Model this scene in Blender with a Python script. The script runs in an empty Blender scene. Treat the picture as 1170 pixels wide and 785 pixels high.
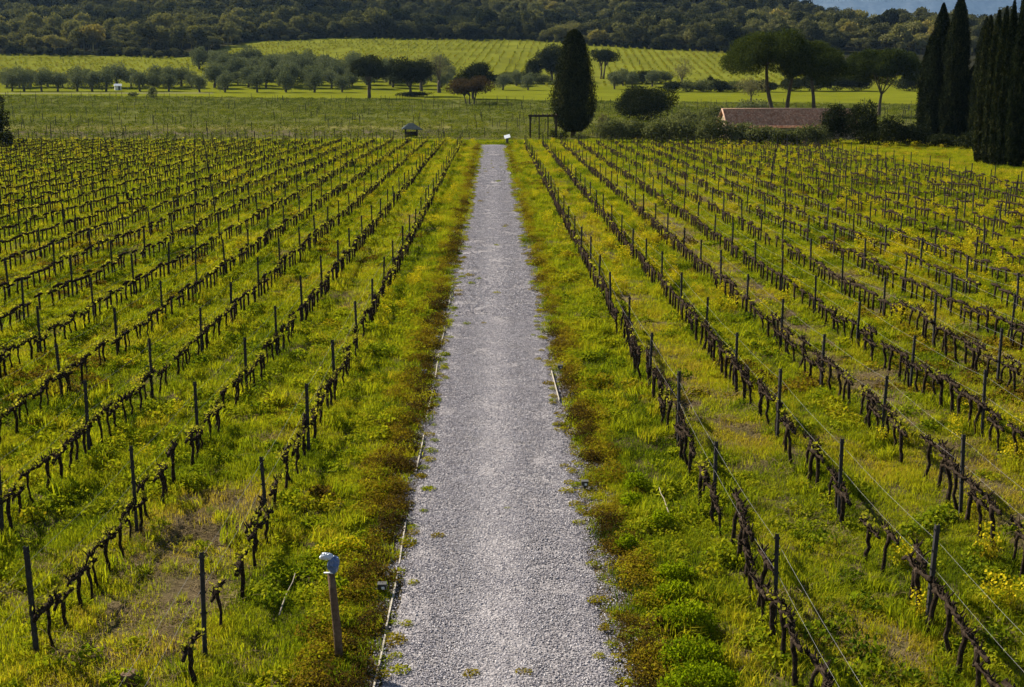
import bpy, math, random
import numpy as np
from mathutils import Vector

R = math.radians
scene = bpy.context.scene
COL = scene.collection
rng = np.random.default_rng(7)
random.seed(7)

# ------------------------------------------------------------------ camera, sky, sun, exposure
CAM_H, FPX, W0, H0 = 8.5, 1400.0, 1170.0, 785.0
PITCH, YAW = R(12.0), R(0.9)
cam_d = bpy.data.cameras.new('camera')
cam = bpy.data.objects.new('camera', cam_d); COL.objects.link(cam)
cam.location = (0, 0, CAM_H)
cam.rotation_euler = (R(90) - PITCH, 0, -YAW)
cam_d.sensor_width = 36.0
cam_d.lens = FPX / W0 * 36.0
cam_d.clip_start = 0.1
cam_d.clip_end = 40000
scene.camera = cam

SUN_EL, SUN_AZ = R(36), R(-50)            # azimuth measured from +Y towards +X
world = bpy.data.worlds.new('World'); scene.world = world
world.use_nodes = True
wn = world.node_tree.nodes; wl = world.node_tree.links
sky = wn.new('ShaderNodeTexSky'); sky.sky_type = 'NISHITA'; sky.sun_disc = False
sky.sun_elevation = SUN_EL; sky.sun_rotation = SUN_AZ % (2 * math.pi)
sky.air_density = 1.0; sky.dust_density = 0.6
wl.new(sky.outputs[0], wn['Background'].inputs[0])
wn['Background'].inputs[1].default_value = 0.05
sd = bpy.data.lights.new('sun', 'SUN'); sd.energy = 5.0; sd.angle = R(0.5); sd.color = (1.0, 0.94, 0.82)
sun = bpy.data.objects.new('sun', sd); COL.objects.link(sun)
dsun = Vector((math.sin(SUN_AZ) * math.cos(SUN_EL), math.cos(SUN_AZ) * math.cos(SUN_EL), math.sin(SUN_EL)))
sun.rotation_euler = dsun.to_track_quat('Z', 'Y').to_euler()
sun.location = (-60, 60, 80)
vs = scene.view_settings
vs.view_transform = 'Standard'; vs.look = 'None'; vs.exposure = 1.45; vs.gamma = 1.0; vs.use_curve_mapping = False
scene.cycles.max_bounces = 6
scene.cycles.diffuse_bounces = 3
scene.cycles.glossy_bounces = 2
scene.cycles.transmission_bounces = 4
scene.cycles.transparent_max_bounces = 4
scene.cycles.volume_bounces = 0

# ------------------------------------------------------------------ helpers: numbers
def hash2(ix, iy, seed):
    h = (ix.astype(np.int64) * 374761393 + iy.astype(np.int64) * 668265263 + seed * 974634541) & 0x7fffffff
    h = ((h ^ (h >> 13)) * 1274126177) & 0x7fffffff
    h = h ^ (h >> 16)
    return (h & 0xffff) / 65535.0
def vnoise(x, y, scale, seed=0):
    x = np.asarray(x, float) / scale; y = np.asarray(y, float) / scale
    ix = np.floor(x); iy = np.floor(y); fx = x - ix; fy = y - iy
    fx = fx * fx * (3 - 2 * fx); fy = fy * fy * (3 - 2 * fy)
    a = hash2(ix, iy, seed); b = hash2(ix + 1, iy, seed); c = hash2(ix, iy + 1, seed); d = hash2(ix + 1, iy + 1, seed)
    return (a * (1 - fx) + b * fx) * (1 - fy) + (c * (1 - fx) + d * fx) * fy
def fnoise(x, y, scale, seed=0, octv=3):
    s = 0; a = 1; t = 0
    for o in range(octv):
        s = s + a * vnoise(x, y, scale / 2 ** o, seed + 17 * o); t += a; a *= .5
    return s / t
def sstep(t):
    t = np.clip(t, 0, 1); return t * t * (3 - 2 * t)
def P(y):
    return np.interp(y, [0, 185, 210, 250, 300, 345, 385, 420, 470, 520, 600, 700, 760, 900, 1100, 1500, 20000],
                     [0, 0, .15, 1.2, 2.5, 3.9, 5.0, 6.3, 10.5, 15.5, 24, 34.5, 37.5, 36, 22, -20, -20])
def terrain(x, y):
    x = np.asarray(x, float); y = np.asarray(y, float)
    z = P(y)
    A = 85 * (1 - sstep((x - 115) / 215.0))
    z = z + A * sstep((y - 720) / 400.0) * (1 - sstep((y - 1300) / 900.0))
    z = z - 13 * sstep((x - 210) / 130) * sstep((y - 740) / 130)
    far = sstep((y - 640) / 150)
    z = z + far * 12 * (fnoise(x, y, 160, 3) - .5)
    near = 1 - sstep((y - 150) / 60)
    bump = .14 * (vnoise(x, y, 1.1, 5) - .5) + .20 * (vnoise(x, y, 5.0, 6) - .5)
    onpath = sstep((np.abs(x - .08) - 1.75) / .7)
    z = z + near * (bump * onpath - 0.03 * (1 - onpath))
    return z
def ray(px, py):
    fx, fy = (px - W0 / 2) / FPX, -(py - H0 / 2) / FPX
    cp, sp, cy, sy = math.cos(PITCH), math.sin(PITCH), math.cos(YAW), math.sin(YAW)
    F = np.array([sy * cp, cy * cp, -sp]); Rt = np.array([cy, -sy, 0]); U = np.cross(Rt, F)
    return F + fx * Rt + fy * U
def wpt(px, py, Y):
    d = ray(px, py); t = Y / d[1]
    return np.array([d[0] * t, Y, CAM_H + d[2] * t])
def gnd(px, py):
    """first point of the terrain seen at that place of the photograph"""
    d = ray(px, py)
    Y = np.arange(12, 1400, .25); t = Y / d[1]
    z = CAM_H + d[2] * t; g = terrain(d[0] * t, Y)
    k = np.argmax(z <= g)
    return np.array([d[0] * t[k], Y[k], g[k]])
def proj(x, y, z):
    v = np.stack([np.asarray(x, float), np.asarray(y, float), np.asarray(z, float) - CAM_H], -1)
    cp, sp, cy, sy = math.cos(PITCH), math.sin(PITCH), math.cos(YAW), math.sin(YAW)
    F = np.array([sy * cp, cy * cp, -sp]); Rt = np.array([cy, -sy, 0]); U = np.cross(Rt, F)
    d = v @ F
    return W0 / 2 + FPX * (v @ Rt) / d, H0 / 2 - FPX * (v @ U) / d, d

# ------------------------------------------------------------------ helpers: meshes and objects
class MB:
    def __init__(s): s.V = []; s.F = []; s.n = 0
    def add(s, v, f):
        v = np.asarray(v, float).reshape(-1, 3)
        s.V.append(v)
        for a in ([f] if isinstance(f, np.ndarray) else f):
            a = np.asarray(a, int)
            if a.size: s.F.append(a + s.n)
        s.n += len(v)
        return s
    def box(s, c, d, rz=0, tilt=None):
        c = np.array(c, float); hx, hy, hz = np.array(d, float) / 2
        v = np.array([[-hx, -hy, -hz], [hx, -hy, -hz], [hx, hy, -hz], [-hx, hy, -hz], [-hx, -hy, hz], [hx, -hy, hz], [hx, hy, hz], [-hx, hy, hz]])
        if tilt:
            a, b = tilt
            Rx = np.array([[1, 0, 0], [0, math.cos(a), -math.sin(a)], [0, math.sin(a), math.cos(a)]])
            Ry = np.array([[math.cos(b), 0, math.sin(b)], [0, 1, 0], [-math.sin(b), 0, math.cos(b)]])
            v = v @ (Ry @ Rx).T
        ca, sa = math.cos(rz), math.sin(rz)
        v = v @ np.array([[ca, sa, 0], [-sa, ca, 0], [0, 0, 1]])
        return s.add(v + c, np.array([[0, 3, 2, 1], [4, 5, 6, 7], [0, 1, 5, 4], [1, 2, 6, 5], [2, 3, 7, 6], [3, 0, 4, 7]]))
    def tube(s, pts, rad, n=7, rough=0., g=None):
        pts = np.array(pts, float); m = len(pts)
        rad = np.broadcast_to(np.asarray(rad, float), (m,))
        tan = np.gradient(pts, axis=0); tan /= np.linalg.norm(tan, axis=1)[:, None] + 1e-9
        ref = np.array([0, 0, 1.]) if abs(tan[:, 2]).mean() < .8 else np.array([1., 0, 0])
        u = np.cross(tan, ref); u /= np.linalg.norm(u, axis=1)[:, None] + 1e-9
        w = np.cross(tan, u)
        a = np.arange(n) / n * 2 * math.pi
        rr = rad[:, None] * np.ones((m, n))
        if rough and g is not None: rr = rr * (1 + rough * (g.random((m, n)) - .5) * 2)
        v = pts[:, None] + rr[..., None] * (np.cos(a)[None, :, None] * u[:, None] + np.sin(a)[None, :, None] * w[:, None])
        i = np.arange(m - 1)[:, None] * n + np.arange(n)[None]
        j = np.arange(m - 1)[:, None] * n + (np.arange(n)[None] + 1) % n
        q = np.stack([i, j, j + n, i + n], -1).reshape(-1, 4)
        b = len(v.reshape(-1, 3))
        v = np.concatenate([v.reshape(-1, 3), pts[:1], pts[-1:]])
        k = np.arange(n); k2 = (k + 1) % n
        return s.add(v, [q, np.stack([k2, k, np.full(n, b)], -1), np.stack([k + (m - 1) * n, k2 + (m - 1) * n, np.full(n, b + 1)], -1)])
    def quads(s, Q):
        n = len(Q)
        return s.add(np.asarray(Q).reshape(-1, 3), np.arange(n * 4).reshape(n, 4))
    def mesh(s, name, mat=None, smooth=False):
        me = bpy.data.meshes.new(name)
        V = np.concatenate(s.V)
        me.vertices.add(len(V)); me.vertices.foreach_set('co', V.astype(np.float32).ravel())
        li = np.concatenate([f.ravel() for f in s.F]); sz = np.concatenate([np.full(len(f), f.shape[1]) for f in s.F])
        st = np.concatenate([[0], np.cumsum(sz)[:-1]])
        me.loops.add(len(li)); me.loops.foreach_set('vertex_index', li.astype(np.int32))
        me.polygons.add(len(sz)); me.polygons.foreach_set('loop_start', st.astype(np.int32))
        me.polygons.foreach_set('use_smooth', np.full(len(sz), smooth))
        me.update(calc_edges=True)
        if mat: me.materials.append(mat)
        return me
    def obj(s, name, mat, parent=None, smooth=False, loc=None):
        return link(name, s.mesh(name, mat, smooth), parent, loc)
def link(name, data, parent=None, loc=None):
    o = bpy.data.objects.new(name, data); COL.objects.link(o)
    if parent is not None: o.parent = parent
    if loc is not None: o.location = loc
    return o
def tag(o, label=None, cat=None, group=None, kind=None):
    if label: o['label'] = label
    if cat: o['category'] = cat
    if group: o['group'] = group
    if kind: o['kind'] = kind
    return o
def thing(name, label, cat, loc=(0, 0, 0), rz=0, group=None):
    o = link(name, None, None, loc); o.rotation_euler = (0, 0, rz); o.empty_display_size = .2
    return tag(o, label, cat, group)
def copy_tree(o, parent=None):
    c = o.copy(); COL.objects.link(c)
    if parent is not None: c.parent = parent
    for ch in KIDS.get(o.name, []): copy_tree(ch, c)
    return c
KIDS = {}
def remember(o, *ch): KIDS[o.name] = list(ch)
def unit(v): return v / (np.linalg.norm(v, axis=-1, keepdims=True) + 1e-9)
def leaves(cen, size, g, normal=None, flat=.5, aspect=.55, updir=None):
    """diamond leaves at the points cen; size per leaf"""
    n = len(cen); size = np.broadcast_to(size, (n,)) * (.7 + .6 * g.random(n))
    nor = unit(g.normal(size=(n, 3)))
    if normal is not None: nor = unit(nor * flat + normal * (1 - flat))
    t = g.normal(size=(n, 3)) if updir is None else updir + .45 * g.normal(size=(n, 3))
    t = unit(t - nor * (t * nor).sum(1)[:, None]); b = np.cross(nor, t)
    L = (size * .5)[:, None]; Wd = L * aspect
    return np.stack([cen - t * L, cen + b * Wd + nor * L * .12, cen + t * L, cen - b * Wd + nor * L * .12], 1)
def cloud(clumps, dens, size, g, flat=.6, aspect=.6, updir=None, lo=.55):
    """leaf quads filling ellipsoid clumps (cx,cy,cz,rx,ry,rz); dens = leaves per square metre of clump surface"""
    Q = []
    for (cx, cy, cz, rx, ry, rz) in clumps:
        n = max(8, int(dens * 4 * math.pi * ((rx * ry + rx * rz + ry * rz) / 3)))
        d = unit(g.normal(size=(n, 3)))
        rr = lo + (1 - lo) * g.random(n) ** .6
        rr = rr * (1 + .16 * np.sin(d[:, 0] * 5 + cx) * np.sin(d[:, 1] * 4 + cy * 2) + .08 * g.normal(size=n))
        p = d * rr[:, None] * np.array([rx, ry, rz]) + np.array([cx, cy, cz])
        Q.append(leaves(p, size, g, d, flat, aspect, None if updir is None else np.broadcast_to(updir, (n, 3))))
    return np.concatenate(Q)

# ------------------------------------------------------------------ helpers: materials
def newmat(name):
    m = bpy.data.materials.new(name); m.use_nodes = True
    nt = m.node_tree; return m, nt, nt.nodes, nt.links, nt.nodes['Principled BSDF']
def ramp(ns, stops):
    r = ns.new('ShaderNodeValToRGB')
    while len(r.color_ramp.elements) > 1: r.color_ramp.elements.remove(r.color_ramp.elements[-1])
    r.color_ramp.elements[0].position = stops[0][0]; r.color_ramp.elements[0].color = (*stops[0][1], 1)
    for p, c in stops[1:]:
        e = r.color_ramp.elements.new(p); e.color = (*c, 1)
    return r
def noise(ns, ls, scale, detail=4, coord='Object', rough=.55, vec=None):
    t = ns.new('ShaderNodeTexNoise'); t.inputs['Scale'].default_value = scale; t.inputs['Detail'].default_value = detail
    t.inputs['Roughness'].default_value = rough
    if vec is None:
        c = ns.new('ShaderNodeTexCoord'); vec = c.outputs[coord]
    ls.new(vec, t.inputs['Vector'])
    return t
def math_n(ns, ls, op, a, b=None):
    m = ns.new('ShaderNodeMath'); m.operation = op
    for k, v in enumerate((a, b)):
        if v is None: continue
        if isinstance(v, (int, float)): m.inputs[k].default_value = v
        else: ls.new(v, m.inputs[k])
    return m.outputs[0]
def leafmat(name, cols, trans=.35, rough=.6, inst=False, spread=.5, spec=.1):
    """per-leaf colour from a ramp; inst: the ramp is driven by the instance's own 'tint'"""
    m, nt, ns, ls, bs = newmat(name)
    ge = ns.new('ShaderNodeNewGeometry')
    rp = ramp(ns, [(k / (len(cols) - 1), c) for k, c in enumerate(cols)])
    v = math_n(ns, ls, 'MULTIPLY', ge.outputs['Random Per Island'], spread)
    if inst:
        at = ns.new('ShaderNodeAttribute'); at.attribute_type = 'INSTANCER'; at.attribute_name = 'tint'
        base = at.outputs['Fac']
    else:
        no = noise(ns, ls, .5, 2); oi = ns.new('ShaderNodeObjectInfo')
        base = math_n(ns, ls, 'ADD', math_n(ns, ls, 'MULTIPLY', no.outputs['Fac'], .7), math_n(ns, ls, 'MULTIPLY', oi.outputs['Random'], .3))
    v = math_n(ns, ls, 'ADD', math_n(ns, ls, 'SUBTRACT', v, spread / 2), base)
    ls.new(v, rp.inputs[0])
    bs.inputs['Roughness'].default_value = rough
    bs.inputs['Specular IOR Level'].default_value = 0
    ls.new(rp.outputs[0], bs.inputs['Base Color'])
    tr = ns.new('ShaderNodeBsdfTranslucent')
    tc = ns.new('ShaderNodeMix'); tc.data_type = 'RGBA'; tc.blend_type = 'MULTIPLY'; tc.inputs[0].default_value = 1
    ls.new(rp.outputs[0], tc.inputs[6]); tc.inputs[7].default_value = (1.25, 1.3, .6, 1)
    ls.new(tc.outputs[2], tr.inputs[0])
    mx = ns.new('ShaderNodeMixShader'); mx.inputs[0].default_value = trans
    ls.new(bs.outputs[0], mx.inputs[1]); ls.new(tr.outputs[0], mx.inputs[2])
    ls.new(mx.outputs[0], ns['Material Output'].inputs[0])
    return m
def solid(name, cols, scale=6, rough=.8, bump=.3, bscale=None, coord='Object', detail=5, metal=0):
    m, nt, ns, ls, bs = newmat(name)
    no = noise(ns, ls, scale, detail, coord)
    rp = ramp(ns, [(.3 + .4 * k / max(1, len(cols) - 1), c) for k, c in enumerate(cols)])
    ls.new(no.outputs['Fac'], rp.inputs[0]); ls.new(rp.outputs[0], bs.inputs['Base Color'])
    bs.inputs['Specular IOR Level'].default_value = .5 if rough < .6 else 0; bs.inputs['Roughness'].default_value = rough; bs.inputs['Metallic'].default_value = metal
    if bump:
        n2 = noise(ns, ls, bscale or scale * 4, 4, coord)
        b = ns.new('ShaderNodeBump'); b.inputs['Strength'].default_value = bump; b.inputs['Distance'].default_value = .02
        ls.new(n2.outputs['Fac'], b.inputs['Height']); ls.new(b.outputs[0], bs.inputs['Normal'])
    return m

M = {}
M['bark'] = solid('vine_bark', [(.011, .008, .006), (.028, .020, .014), (.060, .043, .030)], 18, .9, .8, 60)
M['treebark'] = solid('tree_bark', [(.05, .04, .03), (.12, .095, .07)], 3, .9, .5)
M['post'] = solid('weathered_post', [(.022, .021, .02), (.05, .046, .042)], 9, .75, .3, 40)
M['stake'] = solid('brown_stake', [(.07, .045, .03), (.15, .10, .065)], 12, .85, .5, 50)
M['wire'] = solid('steel_wire', [(.13, .12, .11), (.22, .21, .19)], 3, .5, 0, metal=.3)
M['grass'] = leafmat('grass_blades', [(.022, .040, .004), (.110, .140, .007), (.265, .262, .010), (.29, .215, .018), (.28, .20, .065), (.17, .115, .05)], .48, .55, inst=True, spread=.22)
M['weed'] = leafmat('weed_leaves', [(.018, .036, .005), (.105, .138, .007), (.25, .25, .010), (.21, .15, .010), (.08, .048, .010), (.03, .020, .009)], .40, .5, inst=True, spread=.25)
M['flower'] = leafmat('yellow_petals', [(.36, .27, .010), (.50, .40, .015)], .3, .6)
M['young'] = leafmat('young_vine_leaves', [(.12, .13, .012), (.23, .21, .02), (.30, .24, .045)], .45, .5)
M['cypress'] = leafmat('cypress_foliage', [(.005, .008, .003), (.012, .017, .006), (.055, .056, .018)], .08, .7, spread=.8, spec=.1)
M['pine'] = leafmat('pine_needles', [(.010, .016, .004), (.028, .038, .007), (.065, .075, .012)], .18, .7, spread=.8, spec=.1)
M['olive'] = leafmat('olive_foliage', [(.05, .06, .03), (.10, .11, .06), (.16, .165, .10)], .2, .6, spread=.8)
M['oak'] = leafmat('dark_foliage', [(.009, .012, .005), (.020, .025, .008), (.038, .040, .014)], .12, .6, spread=.8, spec=.15)
M['russet'] = leafmat('russet_foliage', [(.035, .022, .012), (.06, .038, .02), (.085, .06, .028)], .2, .7, spread=.8)
M['hedge'] = leafmat('hedge_foliage', [(.028, .034, .014), (.085, .092, .035), (.17, .17, .08)], .28, .55, spread=.8)
M['bright'] = leafmat('bright_leaves', [(.08, .12, .004), (.15, .19, .005), (.22, .245, .007)], .5, .5, spread=.8)
M['pale'] = leafmat('pale_twigs', [(.10, .085, .045), (.15, .13, .06), (.16, .16, .07)], .25, .7, spread=.8)
M['forest'] = leafmat('woodland_foliage', [(.011, .015, .007), (.030, .033, .015), (.080, .077, .034), (.145, .135, .05), (.19, .165, .055), (.26, .20, .055)], .2, .7, inst=True, spread=.18, spec=.1)
M['rowleaf'] = leafmat('vineyard_row_leaves', [(.04, .055, .006), (.095, .11, .008), (.19, .185, .010), (.17, .13, .02)], .3, .6, inst=True, spread=.5)
M['straw'] = leafmat('dry_straw', [(.095, .066, .034), (.16, .115, .06), (.25, .19, .10)], .3, .7, inst=True, spread=.6)
M['stone'] = solid('gravel_stones', [(.22, .20, .205), (.36, .335, .34), (.5, .47, .46)], 9, .85, .2)
M['tile'] = None
M['stucco'] = solid('ochre_stucco', [(.30, .22, .14), (.38, .29, .19)], 2, .9, .2)
M['white'] = solid('white_paint', [(.7, .69, .66), (.8, .79, .77)], 4, .5, .1)
M['black'] = solid('black_plastic', [(.012, .012, .012), (.025, .025, .025)], 10, .5, .1)
M['blue'] = solid('blue_plastic', [(.04, .07, .16), (.10, .16, .30)], 9, .35, .4, 30)
M['edging'] = solid('pale_edging', [(.25, .22, .17), (.42, .37, .30)], 5, .8, .2)
M['capgrey'] = solid('grey_metal_cap', [(.06, .058, .055), (.10, .097, .09)], 6, .6, .1)
M['bagwhite'] = solid('pale_plastic', [(.35, .38, .43), (.55, .57, .6)], 14, .4, .4, 40)
M['stick'] = solid('dry_stick_bark', [(.20, .165, .12), (.32, .27, .20)], 12, .85, .3)
M['verge'] = solid('worn_verge_tile', [(.26, .15, .10), (.36, .24, .17)], 4, .9, .2)
M['darkwood'] = solid('dark_timber', [(.02, .016, .012), (.05, .04, .03)], 5, .8, .3)
M['greyroof'] = solid('grey_roofing', [(.05, .06, .055), (.09, .10, .095)], 5, .8, .3)

# ------------------------------------------------------------------ the ground
D_B = lambda x: 345 - .25 * np.minimum(x, 0) - .22 * np.maximum(x, 0)      # far edge of the second vineyard
_fe = [gnd(px, py) for px, py in ((-300, 62), (0, 62), (120, 64), (215, 66), (285, 47), (400, 43), (600, 46), (720, 55), (840, 60), (930, 84), (1060, 88))]
FE_X = [p[0] for p in _fe]; FE_Y = [p[1] for p in _fe]
FE_X[0] = -600
D_F = lambda x: np.interp(x, FE_X + [700], FE_Y + [FE_Y[-1]])                # front edge of the wood

def build_ground():
    ys = np.concatenate([np.arange(-40, 12, 4), np.arange(12, 60, .4), np.arange(60, 190, .8), np.arange(190, 760, 3), np.arange(760, 1600, 14), np.geomspace(1600, 20000, 22)])
    xs = np.concatenate([-np.geomspace(420, 14000, 18)[::-1], np.arange(-410, -90, 6), np.arange(-90, -20, 2), np.arange(-20, 20, .4), np.arange(20, 90, 2), np.arange(90, 411, 6), np.geomspace(420, 14000, 18)])
    X, Y = np.meshgrid(xs, ys)
    Z = terrain(X, Y)
    V = np.stack([X, Y, Z], -1).reshape(-1, 3)
    nx, ny = len(xs), len(ys)
    i = np.arange(ny - 1)[:, None] * nx + np.arange(nx - 1)[None]
    F = np.stack([i, i + 1, i + nx + 1, i + nx], -1).reshape(-1, 4)
    me = MB().add(V, F).mesh('ground', None, True)
    # intrinsic cover: soil and turf in the vineyards, meadow beyond
    x, y = V[:, 0], V[:, 1]
    n1 = fnoise(x, y, 30, 21); n2 = fnoise(x, y, 8, 22)
    c = np.empty((len(V), 4)); c[:, 3] = 1
    def setc(m, col, var=.0):
        k = (1 + var * (n2 - .5) * 2)[:, None]
        c[:, :3] = c[:, :3] * (1 - m[:, None]) + np.array(col) * k * m[:, None]
    one = np.ones(len(V))
    setc(one, (.072, .060, .024), .4)
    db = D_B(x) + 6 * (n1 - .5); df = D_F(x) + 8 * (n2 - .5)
    setc(sstep((y - 186) / 4), (.075, .080, .018), .3)
    band = np.exp(-((y - (212 + .03 * x)) / 9) ** 2) * (x < -8)
    setc(band * .8, (.095, .075, .055), .2)
    band = np.exp(-((y - (228 + .03 * x)) / 6) ** 2) * (x < -8)
    setc(band * .7, (.17, .15, .04), .2)
    setc(sstep((y - db) / 4), (.108, .116, .007), .25)
    setc(sstep((y - np.where(x < 0, 455, 428) - 12 * (n1 - .5)) / 6), (.115, .12, .012), .35)
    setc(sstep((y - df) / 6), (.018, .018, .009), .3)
    setc(sstep((y - 1500) / 100), (.06, .065, .04), .3)
    setc(((x > 44.8) & (y > 60) & (y < 186)).astype(float), (.15, .15, .018), .35)
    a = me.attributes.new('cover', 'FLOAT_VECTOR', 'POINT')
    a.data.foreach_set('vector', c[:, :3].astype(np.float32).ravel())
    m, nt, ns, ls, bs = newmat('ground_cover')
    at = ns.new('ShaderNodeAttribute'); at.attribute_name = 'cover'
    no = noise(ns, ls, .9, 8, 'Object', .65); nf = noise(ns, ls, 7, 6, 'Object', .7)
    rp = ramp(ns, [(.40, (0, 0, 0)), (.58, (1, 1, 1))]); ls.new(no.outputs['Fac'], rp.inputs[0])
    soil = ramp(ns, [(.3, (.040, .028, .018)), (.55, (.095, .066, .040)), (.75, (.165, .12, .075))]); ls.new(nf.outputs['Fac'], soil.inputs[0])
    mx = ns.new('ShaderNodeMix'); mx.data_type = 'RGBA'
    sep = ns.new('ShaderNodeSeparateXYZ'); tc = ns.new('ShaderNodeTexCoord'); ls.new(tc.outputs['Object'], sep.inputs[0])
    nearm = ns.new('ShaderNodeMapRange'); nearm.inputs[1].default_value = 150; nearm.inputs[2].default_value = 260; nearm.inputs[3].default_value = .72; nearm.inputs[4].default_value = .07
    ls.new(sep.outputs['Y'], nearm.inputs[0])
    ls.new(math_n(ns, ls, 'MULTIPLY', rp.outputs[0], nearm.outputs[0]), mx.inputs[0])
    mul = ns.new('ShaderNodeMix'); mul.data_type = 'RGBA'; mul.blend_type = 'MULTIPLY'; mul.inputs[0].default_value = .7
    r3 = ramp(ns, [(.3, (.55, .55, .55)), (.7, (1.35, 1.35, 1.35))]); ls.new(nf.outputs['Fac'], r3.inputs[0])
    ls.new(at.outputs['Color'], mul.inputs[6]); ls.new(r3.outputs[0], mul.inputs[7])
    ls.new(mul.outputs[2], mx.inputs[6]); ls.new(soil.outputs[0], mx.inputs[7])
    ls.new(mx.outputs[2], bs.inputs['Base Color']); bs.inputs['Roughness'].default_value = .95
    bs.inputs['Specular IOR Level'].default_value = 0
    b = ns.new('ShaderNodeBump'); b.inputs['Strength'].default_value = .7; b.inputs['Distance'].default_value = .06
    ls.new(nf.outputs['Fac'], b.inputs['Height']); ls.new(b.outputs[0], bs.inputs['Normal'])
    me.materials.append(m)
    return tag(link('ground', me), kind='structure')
build_ground()

PATH_X, PATH_HW, PATH_END = .08, 1.78, 174.0
def edge_off(y, side): return .22 * (fnoise(y, y * 0 + side * 50, 3.0, 31) - .5) + .12 * (vnoise(y, y * 0 + side * 9, .6, 33) - .5)
def build_path():
    ys = np.arange(8, PATH_END + .01, .25)
    l = PATH_X - PATH_HW + edge_off(ys, -1); r = PATH_X + PATH_HW + edge_off(ys, 1)
    u = np.linspace(0, 1, 15)
    X = l[:, None] * (1 - u) + r[:, None] * u
    Y = np.repeat(ys[:, None], 15, 1)
    crown = .035 * (1 - (2 * u - 1) ** 2)[None] - .014 * (np.exp(-((u - .27) / .09) ** 2) + np.exp(-((u - .73) / .09) ** 2))[None]
    Z = .012 + crown + .004 * (vnoise(X, Y, .8, 41) - .5)
    edge = ((u == 0) | (u == 1))[None]; Z = np.where(edge, -.05, Z)
    n = 15; i = np.arange(len(ys) - 1)[:, None] * n + np.arange(n - 1)[None]
    F = np.stack([i, i + 1, i + n + 1, i + n], -1).reshape(-1, 4)
    m, nt, ns, ls, bs = newmat('gravel_path')
    vo = ns.new('ShaderNodeTexVoronoi'); vo.inputs['Scale'].default_value = 22
    tc = ns.new('ShaderNodeTexCoord'); ls.new(tc.outputs['Object'], vo.inputs['Vector'])
    hs = ns.new('ShaderNodeSeparateColor'); ls.new(vo.outputs['Color'], hs.inputs[0])
    r1 = ramp(ns, [(0, (.145, .133, .133)), (.5, (.22, .202, .203)), (1, (.295, .272, .270))]); ls.new(hs.outputs[0], r1.inputs[0])
    no = noise(ns, ls, 2.2, 9, 'Object', .7)
    r2 = ramp(ns, [(.3, (.90, .89, .89)), (.7, (1.08, 1.07, 1.05))]); ls.new(no.outputs['Fac'], r2.inputs[0])
    mu = ns.new('ShaderNodeMix'); mu.data_type = 'RGBA'; mu.blend_type = 'MULTIPLY'; mu.inputs[0].default_value = 1
    ls.new(r1.outputs[0], mu.inputs[6]); ls.new(r2.outputs[0], mu.inputs[7])
    # moss and dirt creeping over in patches
    nm = noise(ns, ls, .55, 7, 'Object', .7); rm = ramp(ns, [(.58, (0, 0, 0)), (.72, (.28, .28, .28))]); ls.new(nm.outputs['Fac'], rm.inputs[0])
    m2 = ns.new('ShaderNodeMix'); m2.data_type = 'RGBA'; ls.new(rm.outputs[0], m2.inputs[0]); ls.new(mu.outputs[2], m2.inputs[6]); m2.inputs[7].default_value = (.16, .14, .08, 1)
    ls.new(m2.outputs[2], bs.inputs['Base Color']); bs.inputs['Roughness'].default_value = .9; bs.inputs['Specular IOR Level'].default_value = 0
    b = ns.new('ShaderNodeBump'); b.inputs['Strength'].default_value = .9; b.inputs['Distance'].default_value = .03
    ls.new(vo.outputs['Distance'], b.inputs['Height']); ls.new(b.outputs[0], bs.inputs['Normal'])
    return tag(MB().add(np.stack([X, Y, Z], -1), F).obj('path', m, smooth=True), kind='structure')
build_path()

def strip(name, pts_l, pts_r, mat, lift):
    V = []
    for a, b in zip(pts_l, pts_r):
        for u in np.linspace(0, 1, 7):
            x, y = a[0] * (1 - u) + b[0] * u, a[1] * (1 - u) + b[1] * u
            V.append((x, y, float(terrain(x, y)) + lift))
    n = 7; m = len(pts_l)
    i = np.arange(m - 1)[:, None] * n + np.arange(n - 1)[None]
    return tag(MB().add(np.array(V), np.stack([i, i + n, i + n + 1, i + 1], -1).reshape(-1, 4)).obj(name, mat, smooth=True), kind='structure')
M['dust'] = solid('pale_track_dust', [(.18, .16, .11), (.28, .25, .19)], .5, .95, 0)
tx = np.linspace(-175, -88, 24)
strip('track', [(x, 396 + .02 * x) for x in tx], [(x, 398.6 + .02 * x) for x in tx], M['dust'], .05)

# far mountain
def build_mountain():
    xs = np.linspace(-3500, 11500, 260); ys = np.linspace(10500, 14500, 110)
    X, Y = np.meshgrid(xs, ys)
    rise = sstep((Y - 10500) / 3000)
    rid = 1 - np.abs(2 * fnoise(X + .35 * Y, Y * .6, 2000, 51, 6) - 1)
    Z = -40 + rise * (1050 + 600 * rid + 420 * (fnoise(X, Y, 700, 55, 5) - .5)) + rise * .015 * X
    n = len(xs); i = np.arange(len(ys) - 1)[:, None] * n + np.arange(n - 1)[None]
    F = np.stack([i, i + 1, i + n + 1, i + n], -1).reshape(-1, 4)
    m = solid('hazed_mountain_woods', [(.025, .032, .036), (.06, .068, .070), (.12, .125, .12)], .010, .95, 0, detail=12)  # woods tones cooled toward blue, part of the distance haze painted in
    return tag(MB().add(np.stack([X, Y, Z], -1), F).obj('mountain', m, smooth=True), kind='structure')
build_mountain()

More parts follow.
